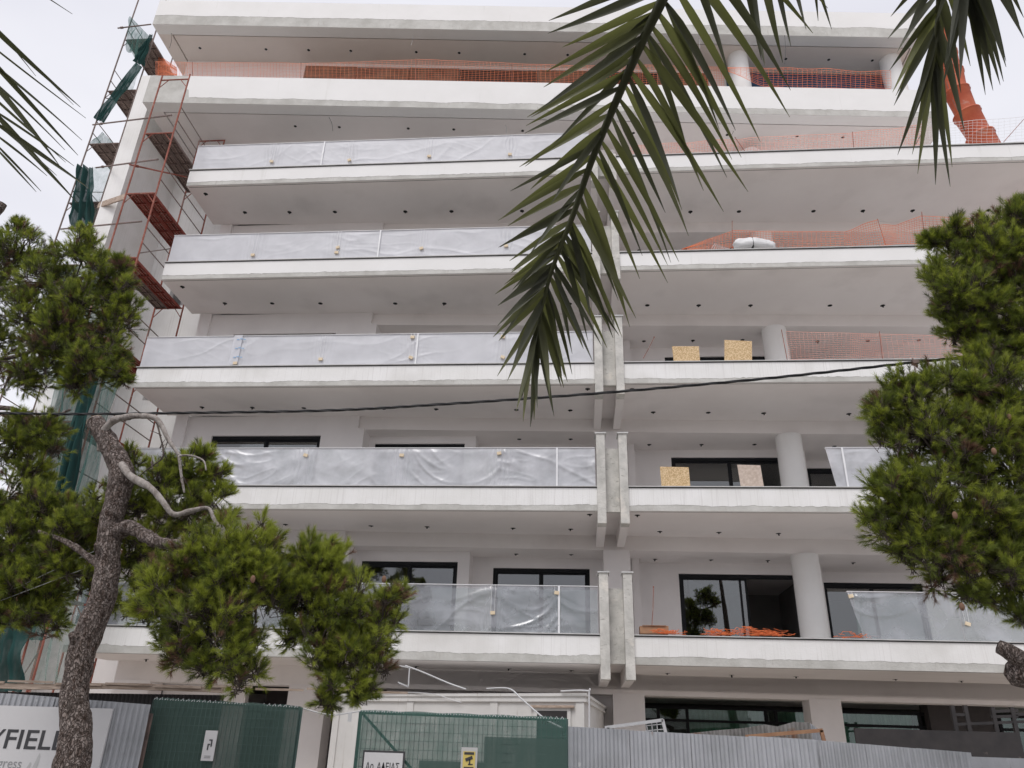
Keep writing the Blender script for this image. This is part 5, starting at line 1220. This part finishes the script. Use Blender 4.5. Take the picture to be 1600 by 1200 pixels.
def frond(tree, pathpx, rad, mk='leaf', label=None):
    pp = smooth_path([px3(*p) for p in pathpx], 8)
    m_ = MB(); m_.tube(pp, np.linspace(rad[0], rad[1], len(pp)), 8); fr = m_.build('frond', M['rachis'], tree, smooth=True, label=label); return fr
def lerp1(tab, t): return float(np.interp(t, [a for a, _ in tab], [b for _, b in tab]))
def leaves(fr, path, n, side, ang, length, width, dep, seed, mk='leaf', droop=(0, 0), t0=0, t1=1, mk2=None):
    """path: rachis polyline in picture px with distance; leaflets are laid out along it, side -1 left / +1 right, and hang in real depth"""
    r = np.random.default_rng(seed); P_ = smooth_path([np.array(p, float) for p in path], 10)
    for i in range(n):
        t = t0 + (t1 - t0) * (i + .3 * r.random()) / (n - 1); k = min(t, .999) * (len(P_) - 1); j = int(k); b = P_[j] + (P_[j + 1] - P_[j]) * (k - j)
        a = math.radians(lerp1(ang, t) + r.normal(0, 4.5)); L = lerp1(length, t) * r.uniform(.88, 1.08)
        dx_, dy_ = math.cos(a), math.sin(a); dz = r.normal(0, .10) + .05 * side; dr = lerp1(((0, droop[0]), (1, droop[1])), t) * r.uniform(.6, 1.4)
        hang = r.uniform(-.06, .06)
        def Q(s, b=b, dx_=dx_, dy_=dy_, L=L, dz=dz, dr=dr, hang=hang):
            return px3(b[0] + dx_ * L * s + hang * L * s * s, b[1] + dy_ * L * s + dr * L * s * s, b[2] + dz * s + .05 * math.sin(s * 3))
        leaflet(fr, Q, L, width * r.uniform(.8, 1.15), (mk2 if mk2 and r.random() < .35 else mk), seed * 1000 + i)
PT = thing('palm_tree', 'palm standing behind the viewer, its fronds drooping into the top of the picture', 'palm tree', (2.1, -1.2, 0), 'palms over the viewer')
m_ = MB(); tp_ = smooth_path([(2.1, -1.2, 0), (2.12, -1.15, 1.5), (2.1, -1.1, 3.2), (2.05, -1.0, 5.6)], 8)
m_.tube(tp_, [.26 + .02 * (i % 2) for i in range(len(tp_))], 18, rough=.2); m_.build('trunk', M['palmtrunk'], PT, smooth=True)
crownpt = np.array([2.05, -1.0, 5.6])
# main frond
MP = [(1180, -330, 2.35), (1095, -130, 2.5), (1035, 0, 2.65), (1000, 72, 2.7), (962, 160, 2.75), (925, 250, 2.8), (895, 337, 2.84), (877, 382, 2.86), (860, 430, 2.88), (847, 480, 2.9), (838, 525, 2.92)]
pp0 = smooth_path([crownpt, np.array([1.7, .1, 6.2]), px3(*MP[0])], 8)
fr = frond(PT, MP, (.020, .005))
m_ = MB(); m_.tube(pp0, np.linspace(.03, .016, len(pp0)), 8); m_.build('leaf_stalk', M['rachis'], fr, smooth=True)
leaves(fr, MP, 42, -1, [(0, 155), (.35, 148), (.6, 150), (.8, 146), (.92, 122), (1, 100)], [(0, 225), (.3, 195), (.5, 165), (.65, 112), (.8, 98), (.92, 112), (1, 125)], .028, 2.7, 41, 'leaf', (-.05, .10), mk2='leaf2')
leaves(fr, MP, 42, 1, [(0, 34), (.2, 52), (.35, 58), (.5, 60), (.7, 60), (.85, 68), (1, 88)], [(0, 235), (.3, 230), (.5, 190), (.7, 145), (.85, 125), (1, 120)], .029, 2.7, 42, 'leaf', (.25, .12), mk2='leaf2')
leaves(fr, MP, 13, 1, [(0, 60), (.3, 70), (.6, 76), (.85, 82), (1, 95)], [(0, 230), (.4, 190), (.7, 140), (1, 110)], .024, 2.8, 43, 'leaf2', (.1, .05), t0=.12, t1=.97)
leaves(fr, MP, 9, -1, [(0, 140), (.4, 132), (.8, 128), (1, 110)], [(0, 200), (.5, 140), (1, 110)], .026, 2.8, 44, 'leaf2', (.0, .1), t0=.1, t1=.95)
# right frond, seen nearly end on
RPn = [(1475, -260, 3.2), (1470, -120, 3.3), (1468, -20, 3.4), (1464, 40, 3.45), (1459, 95, 3.5)]
fr = frond(PT, RPn, (.016, .005))
pp0 = smooth_path([crownpt, np.array([2.5, .8, 6.6]), px3(*RPn[0])], 8); m_ = MB(); m_.tube(pp0, np.linspace(.03, .016, len(pp0)), 8); m_.build('leaf_stalk', M['rachis'], fr, smooth=True)
leaves(fr, RPn, 20, -1, [(0, 135), (.5, 128), (.8, 108), (1, 95)], [(0, 130), (.5, 105), (.8, 150), (1, 175)], .028, 3.3, 51, 'leaf2', (.1, .1), mk2='leaf')
leaves(fr, RPn, 11, 1, [(0, 62), (.5, 76), (.8, 76), (1, 84)], [(0, 150), (.5, 140), (1, 165)], .028, 3.3, 52, 'leaf2', (.2, .2), mk2='leaf')
RP2 = [(1540, -300, 3.1), (1522, -160, 3.2), (1512, -60, 3.25), (1508, -15, 3.3)]
fr = frond(PT, RP2, (.016, .006))
leaves(fr, RP2, 8, -1, [(0, 110), (1, 98)], [(0, 190), (1, 130)], .028, 3.3, 53, 'leaf2', (.1, .1), t0=.3)
leaves(fr, RP2, 13, 1, [(0, 40), (.5, 58), (1, 74)], [(0, 190), (.5, 160), (1, 135)], .028, 3.3, 54, 'leaf2', (.2, .2), t0=.2)
# a few tips of a frond above the frame
RP3 = [(1320, -260, 2.7), (1250, -160, 2.7), (1190, -90, 2.75), (1160, -60, 2.8)]
fr = frond(PT, RP3, (.014, .004))
leaves(fr, RP3, 9, 1, [(0, 70), (1, 84)], [(0, 200), (1, 165)], .024, 2.8, 55, 'leaf2', (.1, .0), t0=.2)
# left palm
PT2 = thing('palm_tree', 'second palm off to the left, only thin dark leaf tips reaching into the sky', 'palm tree', (-3.6, .2, 0), 'palms over the viewer')
m_ = MB(); tp_ = smooth_path([(-3.6, .2, 0), (-3.6, .2, 1.5), (-3.55, .25, 3.2), (-3.5, .3, 4.2)], 8)
m_.tube(tp_, [.22 + .02 * (i % 2) for i in range(len(tp_))], 16, rough=.2); m_.build('trunk', M['palmtrunk'], PT2, smooth=True)
LP = [(-260, -420, 2.2), (-150, -200, 2.2), (-80, -40, 2.25), (-45, 60, 2.3), (-28, 140, 2.3), (-14, 195, 2.3), (-8, 230, 2.3)]
fr = frond(PT2, LP, (.014, .006))
pp0 = smooth_path([(-3.5, .3, 4.2), (-3.0, .7, 4.9), px3(*LP[0])], 8); m_ = MB(); m_.tube(pp0, np.linspace(.03, .014, len(pp0)), 8); m_.build('leaf_stalk', M['rachis'], fr, smooth=True)
leaves(fr, LP, 5, 1, [(0, 43), (1, 46)], [(0, 290), (.6, 235), (1, 150)], .012, 2.2, 61, 'leaf2', (.0, .0), t0=.35, t1=.8)
leaves(fr, LP, 14, 1, [(0, 34), (.5, 38), (1, 46)], [(0, 300), (.5, 215), (1, 95)], .005, 2.2, 62, 'leaf2', (.02, .04), t0=.1, t1=1)

# ================================================================ what stands across the street (seen only in the window glass)
OB = thing('opposite_building', 'pale low house across the street, mirrored in the window glass', 'building', (0, -21, 0))
m_ = MB(); m_.box(-16, 12, -26, -17, 0, 7.2); m_.box(-17, 13, -26.5, -16.2, 7.2, 7.5); m_.box(-16, 12, -17, -16.1, 3.5, 3.75); m_.build('wall', M['paint'], OB)
for k in range(7):
    for z in (.6, 4.3):
        m_ = MB(); m_.box(-14.5 + k * 3.7, -12.9 + k * 3.7, -16.99, -16.94, z, z + 2); m_.build('window', M['frame'], OB)
